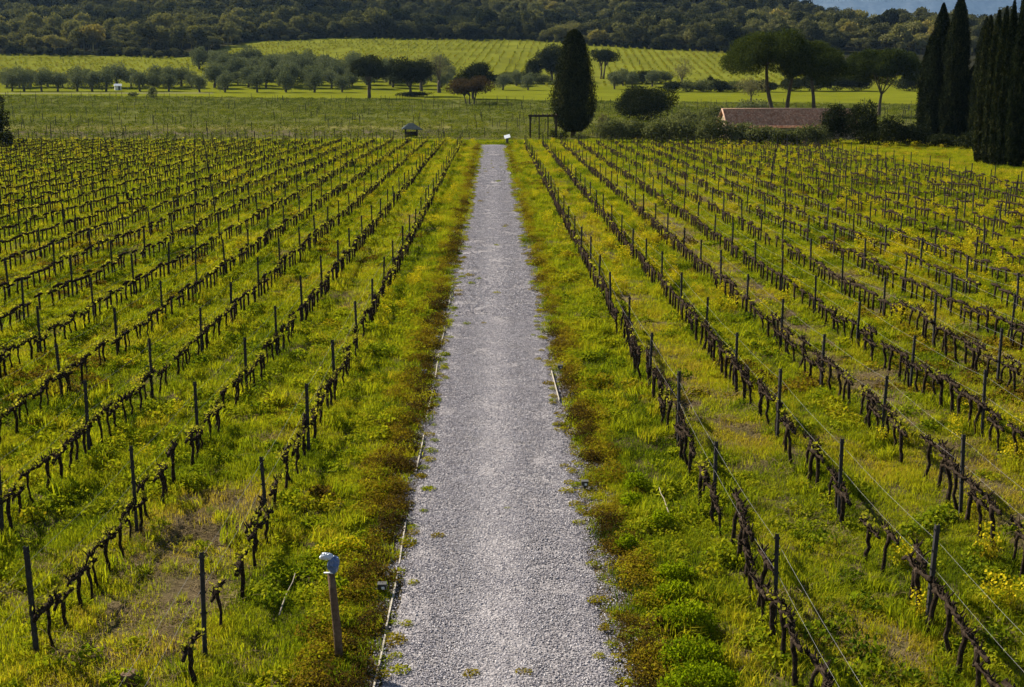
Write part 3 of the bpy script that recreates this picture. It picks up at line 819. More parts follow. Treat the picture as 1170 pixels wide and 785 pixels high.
def wood_tree(g, kind):
    n = 7; cl = []
    for q in range(n):
        a = g.random() * 6.283; r = 2.3 * math.sqrt(g.random())
        cl.append((math.cos(a) * r, math.sin(a) * r, 4.0 + 2.4 * g.random() + (1 - r / 2.3) * 1.2, 1.7 + .7 * g.random(), 1.7 + .7 * g.random(), 1.4 + .5 * g.random()))
    mb = MB().quads(cloud(cl, 4.6, .66, g, .6, .75))
    mb.tube([[0, 0, -1], [.1, 0, 2], [0, .1, 4.5]], [.28, .22, .12], 5)
    return mb.mesh('woodland_tree', M['forest'])
WOOD = proto_collection('woodland_kinds', [wood_tree(G, 0) for q in range(6)])
g = np.random.default_rng(77)
gx, gy = np.meshgrid(np.arange(-480, 520, 7.0), np.arange(580, 1230, 7.0))
x = (gx + g.normal(size=gx.shape) * 2.4).ravel(); y = (gy + g.normal(size=gx.shape) * 2.4).ravel()
px, py, d = proj(x, y, terrain(x, y) + 6)
k = (y > D_F(x) - 1) & (px > -90) & (px < W0 + 90) & (py > -80)
x, y = x[k], y[k]; n = len(x)
s = .75 + .95 * g.random(n) ** 2; sz = s * (.75 + .45 * g.random(n))
patch = fnoise(x, y, 70, 121); t = .14 + .95 * np.clip(patch - .30, 0, 1) + .38 * (g.random(n) - .45) + .28 * (g.random(n) < .05 + .12 * (patch > .55))
print('wood', n)
ex = np.arange(-430, 440, 2.6); ey = D_F(ex) - 5 + 13 * g.random(len(ex)); ne = len(ex)
x = np.concatenate([x, ex]); y = np.concatenate([y, ey]); n = len(x); es = .45 + .4 * g.random(ne)
s = np.concatenate([s, es]); sz = np.concatenate([sz, es * .9]); t = np.concatenate([t, .12 + .35 * g.random(ne) ** 2])
dz = np.concatenate([np.full(n - ne, -.6), -2.6 * es])
scatter('distant_wood', WOOD, np.stack([x, y, terrain(x, y) + dz], 1), np.stack([.06 * g.normal(size=n), .06 * g.normal(size=n), g.random(n) * 6.28], 1),
        np.stack([s, s, sz], 1), g.integers(0, 6, n), np.clip(t, 0, 1))

# ------------------------------------------------------------------ trees that stand on their own
def gz(x, y): return float(terrain(x, y))
def limb(mb, a, b, r0, r1, g, n=6, bend=.1):
    a = np.array(a, float); b = np.array(b, float); t = np.linspace(0, 1, n)
    L = np.linalg.norm(b - a)
    p = a + (b - a) * t[:, None] + np.sin(t * math.pi)[:, None] * g.normal(size=3) * bend * L * .5
    return mb.tube(p, r0 + (r1 - r0) * t, 8, .12, g)
def cypress(h, w, g, prof, name='cypress_tree', label='', loc=(0, 0, 0), group=None, leafs=None, trunk=1.0, streak=0, rag=.9):
    t = thing(name, label, 'cypress', loc, 0, group)
    zz = np.linspace(0, 1, 26); rr = np.interp(zz, [p[0] for p in prof], [p[1] for p in prof]) * w / 2
    core = MB(); a = np.arange(14) / 14 * 6.283
    ring = lambda z, r: np.stack([np.cos(a) * r * (.8 + .15 * np.sin(a * 3 + z)), np.sin(a) * r * (.8 + .15 * np.sin(a * 3 + z)), np.full(14, z)], 1)
    pts = np.concatenate([ring(trunk + z * (h - trunk) * .98, max(r * .82, .02)) for z, r in zip(zz, rr)])
    i = np.arange(25)[:, None] * 14 + np.arange(14)[None]; j = np.arange(25)[:, None] * 14 + (np.arange(14)[None] + 1) % 14
    core.add(pts, np.stack([i, j, j + 14, i + 14], -1).reshape(-1, 4))
    n = int(leafs or 420 * w * h)
    z = g.random(n) ** .9; aa = g.random(n) * 6.283
    ph = g.random(4) * 6.28
    lump = 1 + rag * .11 * np.sin(aa * 4 + z * 17 + ph[0]) + rag * .10 * np.sin(aa * 7 - z * 31 + ph[1]) + rag * .08 * np.sin(aa * 2 + z * 9 + ph[2]) + .08 * g.normal(size=n)
    if streak: lump = lump + .10 * np.sin(aa * 6)
    r = np.interp(z, [p[0] for p in prof], [p[1] for p in prof]) * w / 2 * lump * (.8 + .2 * g.random(n)) * np.where(g.random(n) < .05, 1.2, 1)
    p = np.stack([np.cos(aa) * r, np.sin(aa) * r, trunk + z * (h - trunk)], 1)
    d = np.stack([np.cos(aa), np.sin(aa), .25 + 0 * aa], 1)
    core.quads(leaves(p, .34, g, unit(d), .65, .36, np.broadcast_to(np.array([0, 0, 1.]), (n, 3))))
    core.obj('crown', M['cypress'], t)
    MB().tube([[0, 0, -.3], [0, 0, trunk * .6], [.02, 0, trunk + h * .25]], [.34 * w / 5 + .1, .26 * w / 5 + .08, .12], 8, .1, g).obj('trunk', M['treebark'], t, True)
    return t
FULL = [(0, .35), (.06, .68), (.16, .92), (.30, 1.0), (.45, .92), (.65, .74), (.82, .54), (.93, .38), (.98, .24), (1, .05)]
SLIM = [(0, .6), (.08, .9), (.25, 1), (.55, .95), (.75, .75), (.9, .42), (.97, .18), (1, .02)]
gc = np.random.default_rng(31)
def place(px, py): p = gnd(px, py); return (p[0], p[1], p[2])
def size_at(Y, npx): return npx * Y / (FPX * .985)
def by(px, py_top, py_base):
    p = gnd(px, py_base); top = wpt(px, py_top, p[1]); return p, top[2] - p[2]
p, h = by(655, 34, 157)
cypress(h, size_at(p[1], 48), gc, FULL, label='big broad dark cypress beside the end of the gravel path', loc=p, leafs=24000, trunk=.9, rag=.6)
for px, top, base, wpx, lab in ((1067, 4, 167, 26, 'tall slim cypress, left one of the pair right of the stone pines'),
                                (1086, -6, 168, 27, 'tall slim cypress, right one of the pair right of the stone pines'),
                                (1056, 40, 166, 20, 'lower cypress leaning against the left flank of the tall cypress pair'),
                                (1116, 20, 170, 20, 'shorter pointed cypress in the gap between cypress pair and cypress row')):
    p, h = by(px, top, base); cypress(h, size_at(p[1], wpx), gc, SLIM, label=lab, loc=p, group='cypresses at the right of the vineyard', trunk=.8)
p, h = by(1106, 75, 168); cypress(h, size_at(p[1], 24), gc, SLIM, label='low dark cypress filling the gap left of the cypress row', loc=p, group='cypresses at the right of the vineyard', trunk=.5)
for k, (px, top, base, wpx) in enumerate(((1119, 18, 188, 16), (1128, 12, 189, 15), (1136, 8, 190, 15), (1144, 1, 191, 15), (1159, -25, 193, 23), (1178, -40, 194, 22))):
    p, h = by(px, top, base)
    lab = ['first slim cypress from the left in the tight cypress row at the right edge', 'second slim cypress from the left in the tight row at the right edge', 'third slim cypress from the left in the tight row at the right edge',
           'fourth slim cypress from the left in the tight row at the right edge', 'tallest dark cypress standing at the right end of the cypress row', 'cypress cut off by the right picture edge'][k]
    cypress(h, size_at(p[1], wpx), gc, SLIM, label=lab, loc=p, group='cypresses at the right of the vineyard', trunk=.3, streak=1)

def tree(name, label, cat, px, top, base, wpx, mat, g, trunk=.35, dens=7, leaf=.34, nc=14, group=None, flat=False, multi=1, clumpr=.42, depth=None, lean=0, gaps=0, vis=None):
    p, h = by(px, top, base) if depth is None else (None, None)
    if depth is not None:
        t_ = wpt(px, top, depth); p = np.array([t_[0], depth, gz(t_[0], depth)]); h = t_[2] - p[2]
    w = size_at(p[1], wpx)
    t = thing(name, label, cat, p, 0, group)
    cl = []
    z0 = h * trunk; cz = (h + z0) / 2; ch = (h - z0) / 2
    for q in range(nc):
        a = q * 2.4 + g.random() * .8; r = (.70 * math.sqrt((q + .4) / nc)) * w / 2
        zz = z0 + (h - z0) * (.22 + .68 * g.random() * (1 - 1.1 * (r / (w / 2)) ** 2))
        s = clumpr * (.55 + .75 * g.random())
        cl.append((math.cos(a) * r + lean * w * .2, math.sin(a) * r, min(zz, h - ch * s * .9), w / 2 * s * 1.15, w / 2 * s * 1.15, ch * s * 1.15))
    MB().quads(cloud(cl, dens * (2.2 if mat is not M['pale'] else 1), leaf, g, .6, .62)).obj('crown', mat, t)
    mb = MB()
    for q in range(multi):
        off = np.array([(q - (multi - 1) / 2) * w * .09, g.normal() * .1, 0])
        fork = np.array([off[0] * 1.5 + lean * w * .1, off[1], z0 * .9])
        limb(mb, off + [0, 0, -.3], fork, .045 * h / multi ** .5, .03 * h / multi ** .5, g)
        for c in cl[q::multi][:5]: limb(mb, fork, (c[0] * .85, c[1] * .85, c[2]), .022 * h, .008 * h, g)
    mb.obj('trunk', M['treebark'], t, True)
    return t
def bush(name, label, cat, px, top, base, wpx, mat, g, dens=9, leaf=.28, nc=8, group=None, dw=None, depth=None):
    if depth is None: p, h = by(px, top, base)
    else:
        t_ = wpt(px, top, depth); p = np.array([t_[0], depth, gz(t_[0], depth)]); h = t_[2] - p[2]
    w = size_at(p[1], wpx); dw = dw or w
    cl = [(0, 0, h * .42, w * .36, dw * .36, h * .46)]
    for q in range(nc):
        a = g.random() * 6.283; r = .32 * math.sqrt(.2 + .8 * g.random())
        s = .2 + .14 * g.random()
        cl.append((math.cos(a) * r * w, math.sin(a) * r * dw, h * (.28 + .5 * (1 - r / .34) + .18 * g.random()), w * s, dw * s, h * (.22 + .12 * g.random())))
    t = thing(name, label, cat, p, 0, group)
    MB().quads(cloud(cl, dens * 1.5, leaf, g, .6, .62, lo=.6)).obj('foliage', mat, t)
    mb = MB()
    for q in range(4):
        limb(mb, (g.normal() * .1, g.normal() * .1, -.2), (g.normal() * w * .15, g.normal() * dw * .15, h * .55), .05, .02, g)
    mb.obj('stems', M['treebark'], t, True)
    return t

# umbrella pines behind the house
def umbrella_pine(label, px, top, base, x0, x1, cbot, tops, g, depth):
    t_ = wpt(px, top, depth); base_p = np.array([wpt(px, base, depth)[0], depth, 0]); base_p[2] = gz(*base_p[:2])
    t = thing('stone_pine', label, 'pine tree', base_p, 0, 'stone pines behind the tiled house')
    zt = wpt(px, top, depth)[2] - base_p[2]; zb = wpt(px, cbot, depth)[2] - base_p[2]
    xa = wpt(x0, top, depth)[0] - base_p[0]; xb = wpt(x1, top, depth)[0] - base_p[0]
    cx, rx = (xa + xb) / 2, (xb - xa) / 2; H = zt - zb
    cl = []
    for q in range(30):
        a = q * 2.3999 + g.random() * .5; r = math.sqrt((q + .5) / 30)
        s = .26 + .10 * g.random()
        zz = zt - H * (.24 + .36 * r ** 3) + H * .12 * g.normal()
        cl.append((cx + math.cos(a) * r * rx * .82, math.sin(a) * r * rx * .82, min(zz, zt - H * .18), rx * s, rx * s, H * (.19 + .06 * g.random())))
    MB().quads(cloud(cl, 34, .34, g, .55, .45)).obj('crown', M['pine'], t)
    mb = MB()
    for (sx, tx_, ty_) in tops:
        f = wpt(tx_, ty_, depth); fx = f[0] - base_p[0]; fz = f[2] - base_p[2]
        s_ = wpt(sx, base, depth)[0] - base_p[0]
        limb(mb, (s_, 0, -.3), (fx, 0, fz), .42, .26, g, bend=.08)
        near = sorted(cl, key=lambda c: (c[0] - fx) ** 2 + c[1] ** 2)[:13]
        for c in near[::2]: limb(mb, (fx, 0, fz), (c[0] * .97, c[1] * .97, c[2] - H * .05), .15, .05, g, bend=.12)
    mb.obj('trunk', M['treebark'], t, True)
gp = np.random.default_rng(41)
umbrella_pine('large stone pine, leftmost of three, with two leaning trunks above the tiled roof', 888, 36, 132, 826, 938, 93, ((888, 876, 74), (898, 908, 80)), gp, 236)
umbrella_pine('middle stone pine with single upright trunk above the tiled roof', 930, 49, 132, 893, 969, 101, ((930, 927, 90),), gp, 232)
umbrella_pine('stone pine with forked pale trunk, rightmost of three, right of the roof', 1006, 57, 134, 964, 1056, 98, ((1004, 1007, 108),), gp, 262)

gt = np.random.default_rng(51)
tree('round_tree', 'dark round tree with clear straight trunk at the left of the far lawn trees', 'tree', 422, 63, 112, 46, M['oak'], gt, .38, 7, .4)
tree('round_tree', 'wide dark tree on a low hedge, left of the russet tree', 'tree', 469, 63, 110, 52, M['oak'], gt, .22, 7, .4, 11)
bush('hedge', 'low dark clipped hedge under the wide dark tree', 'hedge', 474, 104, 111, 44, M['oak'], gt, 9, .3, 10, dw=3)
tree('round_tree', 'dark leafy tree right behind the russet multi-stemmed tree', 'tree', 541, 69, 113, 44, M['oak'], gt, .2, 7, .4)
tree('russet_tree', 'russet brown bushy tree with several slim stems on the far field edge', 'tree', 537, 84, 119, 46, M['russet'], gt, .3, 8, .32, 10, multi=3)
tree('bare_tree', 'pale twiggy bare tree between the wide dark tree and the russet tree', 'tree', 502, 54, 106, 30, M['pale'], gt, .3, 2.2, .3)
tree('bare_tree', 'pale twiggy bare tree against the sloping vineyard behind the wide dark tree', 'tree', 482, 58, 104, 24, M['pale'], gt, .3, 1.8, .3)
tree('round_tree', 'dark tree half hidden behind the left side of the big cypress', 'tree', 630, 50, 92, 40, M['oak'], gt, .2, 6, .45)
bush('round_bush', 'dark round bush left of the tree behind the big cypress', 'bush', 608, 63, 92, 20, M['oak'], gt, 7, .4)
tree('round_tree', 'dark tree with forked slanting trunks right behind the big cypress', 'tree', 688, 52, 90, 32, M['oak'], gt, .42, 6, .42, 8, multi=2, lean=.3)
bush('round_bush', 'large black-green rounded bush between the big cypress and the tiled house', 'bush', 741, 96, 138, 70, M['oak'], gt, 10, .3, 12)
tree('bare_tree', 'pale twiggy bare tree on the slope right of the forked tree', 'tree', 779, 64, 97, 28, M['pale'], gt, .2, 2.4, .36)
tree('bare_tree', 'brownish half bare tree just left of the stone pine trunks', 'tree', 858, 88, 116, 36, M['pale'], gt, .2, 3.0, .36)
for k, (px, top, base, w) in enumerate(((812, 85, 104, 10), (822, 91, 105, 9), (800, 93, 104, 14))):
    bush('round_bush', ['small upright dark bush, tallest of three left of the stone pines', 'small dark bush, rightmost of three left of the stone pines', 'small dark bush, lowest of three left of the stone pines'][k], 'bush', px, top, base, w, M['oak'], gt, 9, .35, 5)
tree('round_tree', 'dark tree cut off by the left picture edge at the end of the vine rows', 'tree', -3, 108, 166, 36, M['oak'], gt, .05, 9, .3, 10)
bush('round_bush', 'dark low bush at the foot of the tree on the left picture edge', 'bush', 3, 148, 172, 24, M['oak'], gt, 10, .25)
for k, (px, top, base, w, lab) in enumerate(((176, 98, 113, 12, 'small round bush standing alone in the far field'), (153, 104, 111, 12, 'low bush on the edge of the far field left of the lone bush'))):
    bush('round_bush', lab, 'bush', px, top, base, w, M['hedge'], gt, 7, .35, 5)
# hedges and shrubs round the house
hedge_spec = [(700, 136, 164, 40), (729, 139, 164, 40), (757, 137, 165, 42), (786, 134, 165, 44), (816, 133, 166, 44), (845, 141, 166, 42), (872, 144, 167, 40), (899, 147, 168, 40), (924, 144, 168, 38)]
for k, (px, top, base, w) in enumerate(hedge_spec):
    bush('hedge_shrub', 'grey-green leafy shrub, %s from the left in the hedge before the tiled house' % ORD(k + 1), 'shrub', px, top - 3, base, w + 4, M['hedge'], gt, 11, .26, 10, 'hedge shrubs before the tiled house', dw=3.4)
for k, (px, top, base, w, m_) in enumerate(((783, 119, 152, 34, 'hedge'), (812, 117, 150, 34, 'hedge'), (857, 112, 140, 40, 'olive'), (690, 124, 160, 16, 'pale'))):
    bush('round_bush', ['grey-green bush right of the large black-green bush', 'grey-green bush just left of the tiled roof', 'grey bush behind the left end of the tiled roof', 'yellow-brown bush at the right foot of the big cypress'][k], 'bush', px, top, base, w, M[m_], gt, 8, .28, 8)
for k, (px, top, base, w) in enumerate(((956, 116, 166, 36), (985, 110, 167, 36), (1010, 132, 168, 44), (1040, 136, 168, 44))):
    bush('round_bush', ['dark pointed bush at the right end of the tiled roof', 'dark pointed bush, taller one below the rightmost stone pine', 'dark low bush right of the two pointed bushes', 'dark low bush at the foot of the cypress pair'][k], 'bush', px, top, base, w, M['oak'], gt, 11, .28, 10)
for k, (px, top, base, w) in enumerate(((1075, 150, 170, 40), (1108, 148, 172, 34))):
    bush('round_bush', ['dark bush below the cypress pair', 'dark bush left of the cypress row base'][k], 'bush', px, top, base, w, M['oak'], gt, 10, .28, 8)
for k, (px, top, base, w) in enumerate(((632, 146, 160, 10), (642, 148, 161, 16), (664, 150, 161, 16))):
    bush('round_bush', ['small dark bush under the right end of the pergola', 'small dark bush at the left foot of the big cypress', 'small dark bush at the right foot of the big cypress'][k], 'bush', px, top, base, w, M['oak'] if k < 2 else M['hedge'], gt, 12, .2, 5)
# a line of shrubs at the foot of the sloping vineyard
for k, px in enumerate((566, 584, 600, 618, 706, 722, 738, 755)):
    bush('field_shrub', 'grey-green shrub, %s from the left along the foot of the sloping vineyard' % ORD(k + 1), 'shrub', px, 79 + random.random() * 6, 95, 27, M['hedge'] if k % 2 else M['oak'], gt, 6, .4, 7, 'shrubs at the foot of the sloping vineyard')
for k, px in enumerate((768, 786, 803, 822, 838, 856, 874)):
    bush('field_shrub', 'grey-green shrub, %s from the left between large dark bush and stone pines' % ORD(k + 1), 'shrub', px, 86 + random.random() * 6, 105, 26, M['hedge'] if k % 3 else M['oak'], gt, 6, .4, 7, 'shrubs left of the stone pines')
for k, px in enumerate((905, 930, 955, 978, 1040)):
    bush('field_shrub', 'dark shrub, %s from the left in the thicket behind the stone pines' % ORD(k + 1), 'shrub', px, 82 + random.random() * 8, 104, 36, M['oak'], gt, 6, .4, 7, 'dark thicket behind the stone pines')

# olive trees
def olive_proto(g):
    cl = []
    for q in range(8):
        a = q * 2.4 + g.random(); r = 1.35 * math.sqrt((q + .3) / 8)
        cl.append((math.cos(a) * r, math.sin(a) * r, 2.0 + .75 * (1 - r / 1.4) + .45 * g.normal(), 1.0 + .45 * g.random(), 1.0 + .45 * g.random(), .95 + .5 * g.random()))
    c = MB().quads(cloud(cl, 17, .30, g, .6, .5)).mesh('crown', M['olive'])
    mb = MB(); limb(mb, (0, 0, -.3), (.1, 0, 1.0), .26, .2, g)
    for q in cl[:4]: limb(mb, (.1, 0, .95), (q[0] * .8, q[1] * .8, q[2]), .11, .04, g)
    return c, mb.mesh('trunk', M['treebark'], True)
go = np.random.default_rng(61)
OP = [olive_proto(go) for q in range(5)]
oproto = {}
def olive(x, y, s, lab, group):
    v = int(go.integers(0, 5))
    if v not in oproto:
        t = thing('olive_tree', lab, 'olive tree', (x, y, gz(x, y)), go.random() * 6.28, group)
        remember(t, link('crown', OP[v][0], t), link('trunk', OP[v][1], t)); oproto[v] = t
    else:
        t = copy_tree(oproto[v]); t.location = (x, y, gz(x, y)); t.rotation_euler = (0, 0, go.random() * 6.28); t['label'] = lab; t['group'] = group
    t.scale = (s * (.9 + .2 * go.random()), s, s * (.92 + .16 * go.random()))
fr = [14, 28, 48, 66, 88, 106, 121, 160, 176, 193, 228, 257, 294, 327, 359, 391]
for k, px in enumerate(fr):
    p = gnd(px, 104.5 if px < 215 else 105.5)
    olive(p[0], p[1], (1.48 if px < 215 else 1.5) * (.9 + .2 * go.random()), 'grey-green olive tree, %s from the left in the front olive row along the far field' % ORD(k + 1), 'olive trees in the front row')
for k, px in enumerate((8, 22, 36, 55, 72, 90, 104, 122, 134, 150, 163, 180, 194, 207, 219)):
    p = gnd(px, 98.5 + go.random() * 2)
    olive(p[0], p[1], 1.4 * (.7 + .6 * go.random()), 'darker olive tree, %s from the left in the second row behind the front olives' % ORD(k + 1), 'olive trees in the second row')
rown = ['second', 'third', 'fourth', 'fifth', 'sixth', 'seventh', 'eighth']
for r, (py, xa, xb, st) in enumerate(((100.5, 236, 560, 25), (97, 250, 520, 23), (93, 258, 520, 22), (89.5, 262, 510, 21), (86, 252, 420, 18), (82.5, 240, 395, 15), (79, 226, 350, 13))):
    px = xa + go.random() * 8; k = 0
    while px < xb:
        p = gnd(px + go.normal() * 2, py + go.normal() * .5); k += 1
        olive(p[0], p[1], 1.55 * (.68 + .6 * go.random()), 'grey-green olive tree, %s from the left in the %s row of the olive grove' % (ORD(k), rown[r]), 'olive trees of the grove')
        px += st * (.7 + .6 * go.random())
for k, (px, py) in enumerate(((575, 103), (603, 103), (640, 100), (702, 102), (722, 102), (590, 98), (712, 98), (745, 99))):
    p = gnd(px, py); olive(p[0], p[1], 1.3, 'small young olive tree, %s from the left on the lawn around the big cypress' % ORD(k + 1 if k < 1 else k + 1), 'young olive trees on the far lawn')

# ------------------------------------------------------------------ the house with the tiled roof
def tilemat():
    m, nt, ns, ls, bs = newmat('terracotta_tiles')
    br = ns.new('ShaderNodeTexBrick'); br.inputs['Scale'].default_value = 1
    br.inputs['Brick Width'].default_value = .22; br.inputs['Row Height'].default_value = .38; br.inputs['Mortar Size'].default_value = .012
    br.inputs['Color1'].default_value = (.40, .17, .09, 1); br.inputs['Color2'].default_value = (.60, .34, .21, 1); br.inputs['Mortar'].default_value = (.08, .04, .03, 1)
    br.offset = 0
    tc = ns.new('ShaderNodeTexCoord'); ls.new(tc.outputs['Object'], br.inputs['Vector'])
    no = noise(ns, ls, 1.2, 6); r2 = ramp(ns, [(.3, (.6, .62, .62)), (.7, (1.15, 1.1, 1.05))]); ls.new(no.outputs['Fac'], r2.inputs[0])
    mu = ns.new('ShaderNodeMix'); mu.data_type = 'RGBA'; mu.blend_type = 'MULTIPLY'; mu.inputs[0].default_value = 1
    ls.new(br.outputs['Color'], mu.inputs[6]); ls.new(r2.outputs[0], mu.inputs[7]); ls.new(mu.outputs[2], bs.inputs['Base Color'])
    bs.inputs['Roughness'].default_value = .85; bs.inputs['Specular IOR Level'].default_value = 0
    return m
M['tile'] = tilemat()
def build_house():
    a = wpt(832, 145, 184); b = wpt(944, 147, 186)
    L = b[0] - a[0] + 4.5; x0 = a[0]; ye = 184.0
    ze = a[2]; zr = wpt(838, 125, 189.4)[2]
    t = thing('farm_house', 'low house with long terracotta tiled roof behind the hedge', 'house', (x0 + L / 2, ye + 5.4, gz(x0 + L / 2, ye + 5.4)), R(-1.0))
    zg = t.location.z; he, hr = ze - zg, zr - zg
    D = 5.4
    w = MB()
    w.box((0, -D + .55, he / 2 - .1), (L - .7, .3, he + .1)); w.box((0, D - .55, he / 2 - .1), (L - .7, .3, he + .1))
    for s in (-1, 1):
        x = s * (L / 2 - .5)
        v = [(x - .15, -D + .7, -.1), (x - .15, D - .7, -.1), (x - .15, D - .7, he - .05), (x - .15, 0, hr - .25), (x - .15, -D + .7, he - .05)]
        v += [(q[0] + .3, q[1], q[2]) for q in v]
        w.add(v, [np.array([[0, 1, 2, 3, 4]]), np.array([[9, 8, 7, 6, 5]]), np.array([[0, 5, 6, 1], [1, 6, 7, 2], [2, 7, 8, 3], [3, 8, 9, 4], [4, 9, 5, 0]])])
    w.obj('wall', M['stucco'], t)
    # barrel-tiled roof: rippled across, stepped down the slope
    n_u = int(L / .055); n_v = 15
    u = np.linspace(-L / 2, L / 2, n_u)
    rf = MB()
    for s in (-1, 1):
        V = []
        for k in range(n_v):
            for e in (0, 1):
                f = (k + e) / n_v
                V.append(np.stack([u, np.full(n_u, s * D * f), hr + (he - hr) * f + .05 * np.abs(np.sin(u * math.pi / .22)) + (0.035 if e else 0)], 1))
        m_ = len(V); i = np.arange(m_ - 1)[:, None] * n_u + np.arange(n_u - 1)[None]
        rf.add(np.concatenate(V), np.stack([i, i + 1, i + n_u + 1, i + n_u], -1).reshape(-1, 4))
        th = .12
        rf.add([(-L / 2, 0, hr - .03), (L / 2, 0, hr - .03), (L / 2, s * D, he - .03), (-L / 2, s * D, he - .03), (-L / 2, 0, hr - th), (L / 2, 0, hr - th), (L / 2, s * D, he - th), (-L / 2, s * D, he - th)],
               np.array([[4, 5, 6, 7], [0, 1, 5, 4], [3, 2, 6, 7], [0, 3, 7, 4], [1, 2, 6, 5]]))
    roof = rf.obj('roof', M['tile'], t, True)
    MB().tube([(-L / 2 - .05, 0, hr + .04), (0, 0, hr + .07), (L / 2 + .05, 0, hr + .04)], .13, 8).obj('ridge_cap', M['verge'], roof, True)
    mb = MB()
    for s in (-1, 1): mb.tube([(-L / 2 + .02, 0, hr + .05), (-L / 2 + .02, s * D, he + .05)], .13, 8)
    mb.obj('verge_tiles', M['verge'], roof, True)
    for x in (-L * .3, 0, L * .28):
        f = MB()
        f.box((x, -D + .385, he * .55), (1.0, .04, 1.1)).obj('window', M['darkwood'], t)
    d = MB().box((L * .12, -D + .38, he * .42), (.95, .05, he * .84)).obj('door', M['darkwood'], t)
    MB().box((-L * .0 + L * .15, -D + .34, he * .42), (.05, .05, .12)).obj('handle', M['wire'], d)
build_house()

# small shelter at the far end of the left rows
def build_shelter():
    p = gnd(470, 157); s = size_at(p[1], 1) * .9
    t = thing('field_shelter', 'small open field shelter with sloping grey roof at the far end of the left rows', 'shelter', p, R(8))
    W = 14 * s; H = 11 * s; Dp = 1.7
    for x in (-W / 2, W / 2):
        for y in (-Dp / 2, Dp / 2): MB().box((x, y, H / 2 - .1), (.14, .14, H + .2)).obj('post', M['darkwood'], t)
    MB().box((0, Dp / 2 + .09, H * .3), (W, .05, H * .6)).obj('back_wall', M['stake'], t)
    MB().box((W * .22, -.1, .45), (W * .45, 1.0, .9)).obj('storage_box', M['darkwood'], t)
    a = 12 * s; z = H; hz = 6.5 * s
    V = [(-a * .95, -1.25, z), (a * .95 + .3, -1.25, z - .15), (a * .95 + .3, 1.25, z - .15), (-a * .95, 1.25, z), (-a * .25, 0, z + hz), (a * .2, 0, z + hz)]
    V += [(q[0], q[1], q[2] - .1) for q in V[:4]]
    MB().add(V, [np.array([[0, 1, 5, 4], [2, 3, 4, 5], [6, 9, 8, 7], [0, 6, 7, 1], [1, 7, 8, 2], [2, 8, 9, 3], [3, 9, 6, 0]]), np.array([[1, 2, 5], [3, 0, 4]])]).obj('roof', M['greyroof'], t)
build_shelter()
# pergola
def build_pergola():
    p = gnd(621, 160); s = size_at(p[1], 1)
    t = thing('pergola', 'open dark timber pergola left of the big cypress', 'pergola', p, 0)
    H = 26 * s; W = 29 * s
    for x in (-W / 2, -W * .17, W * .17, W / 2):
        MB().box((x, 0, H / 2 - .2), (.17, .17, H + .2)).obj('post', M['darkwood'], t)
        if abs(x) > W * .3: MB().box((x, 3.2, H / 2 - .2), (.17, .17, H + .2)).obj('post', M['darkwood'], t)
    for y in (0, 3.2): MB().box((0, y, H), (W + .5, .16, .24)).obj('beam', M['darkwood'], t)
    for k in range(7):
        MB().box((-W / 2 + W * k / 6, 1.6, H + .20), (.10, 4.0, .14)).obj('rafter', M['darkwood'], t)
build_pergola()
# info board at the path's far end
def build_board():
    p = gnd(579.5, 164.5); s = size_at(p[1], 1)
    t = thing('info_board', 'white tilted info board on a dark post at the far end of the path', 'info board', p, R(6))
    MB().box((0, 0, .42), (.34, .14, .95)).obj('post', M['black'], t)
    MB().box((0, -.02, 1.05), (.85, .70, .06), 0, (R(38), R(-14))).obj('panel', M['white'], t)
build_board()
# white roofed shed between the olives on the far left
def build_shed():
    p = gnd(141, 101.5)
    t = thing('white_shed', 'small white roofed shed half hidden between the front olive trees', 'shed', (p[0], p[1] - 6, gz(p[0], p[1] - 6)), R(20)); t.scale = (.65, .65, .65)
    MB().box((0, 0, 1.0), (3.2, 2.6, 2.2)).obj('wall', M['white'], t)
    V = [(-1.9, -1.6, 2.1), (1.9, -1.6, 2.1), (1.9, 1.6, 2.1), (-1.9, 1.6, 2.1), (-1.9, 0, 3.2), (1.9, 0, 3.2)]
    MB().add(V, [np.array([[0, 1, 5, 4], [2, 3, 4, 5], [0, 3, 2, 1]]), np.array([[1, 2, 5], [3, 0, 4]])]).obj('roof', M['white'], t)
    MB().box((.5, -1.33, .95), (.9, .06, 1.9)).obj('door', M['black'], t)
build_shed()

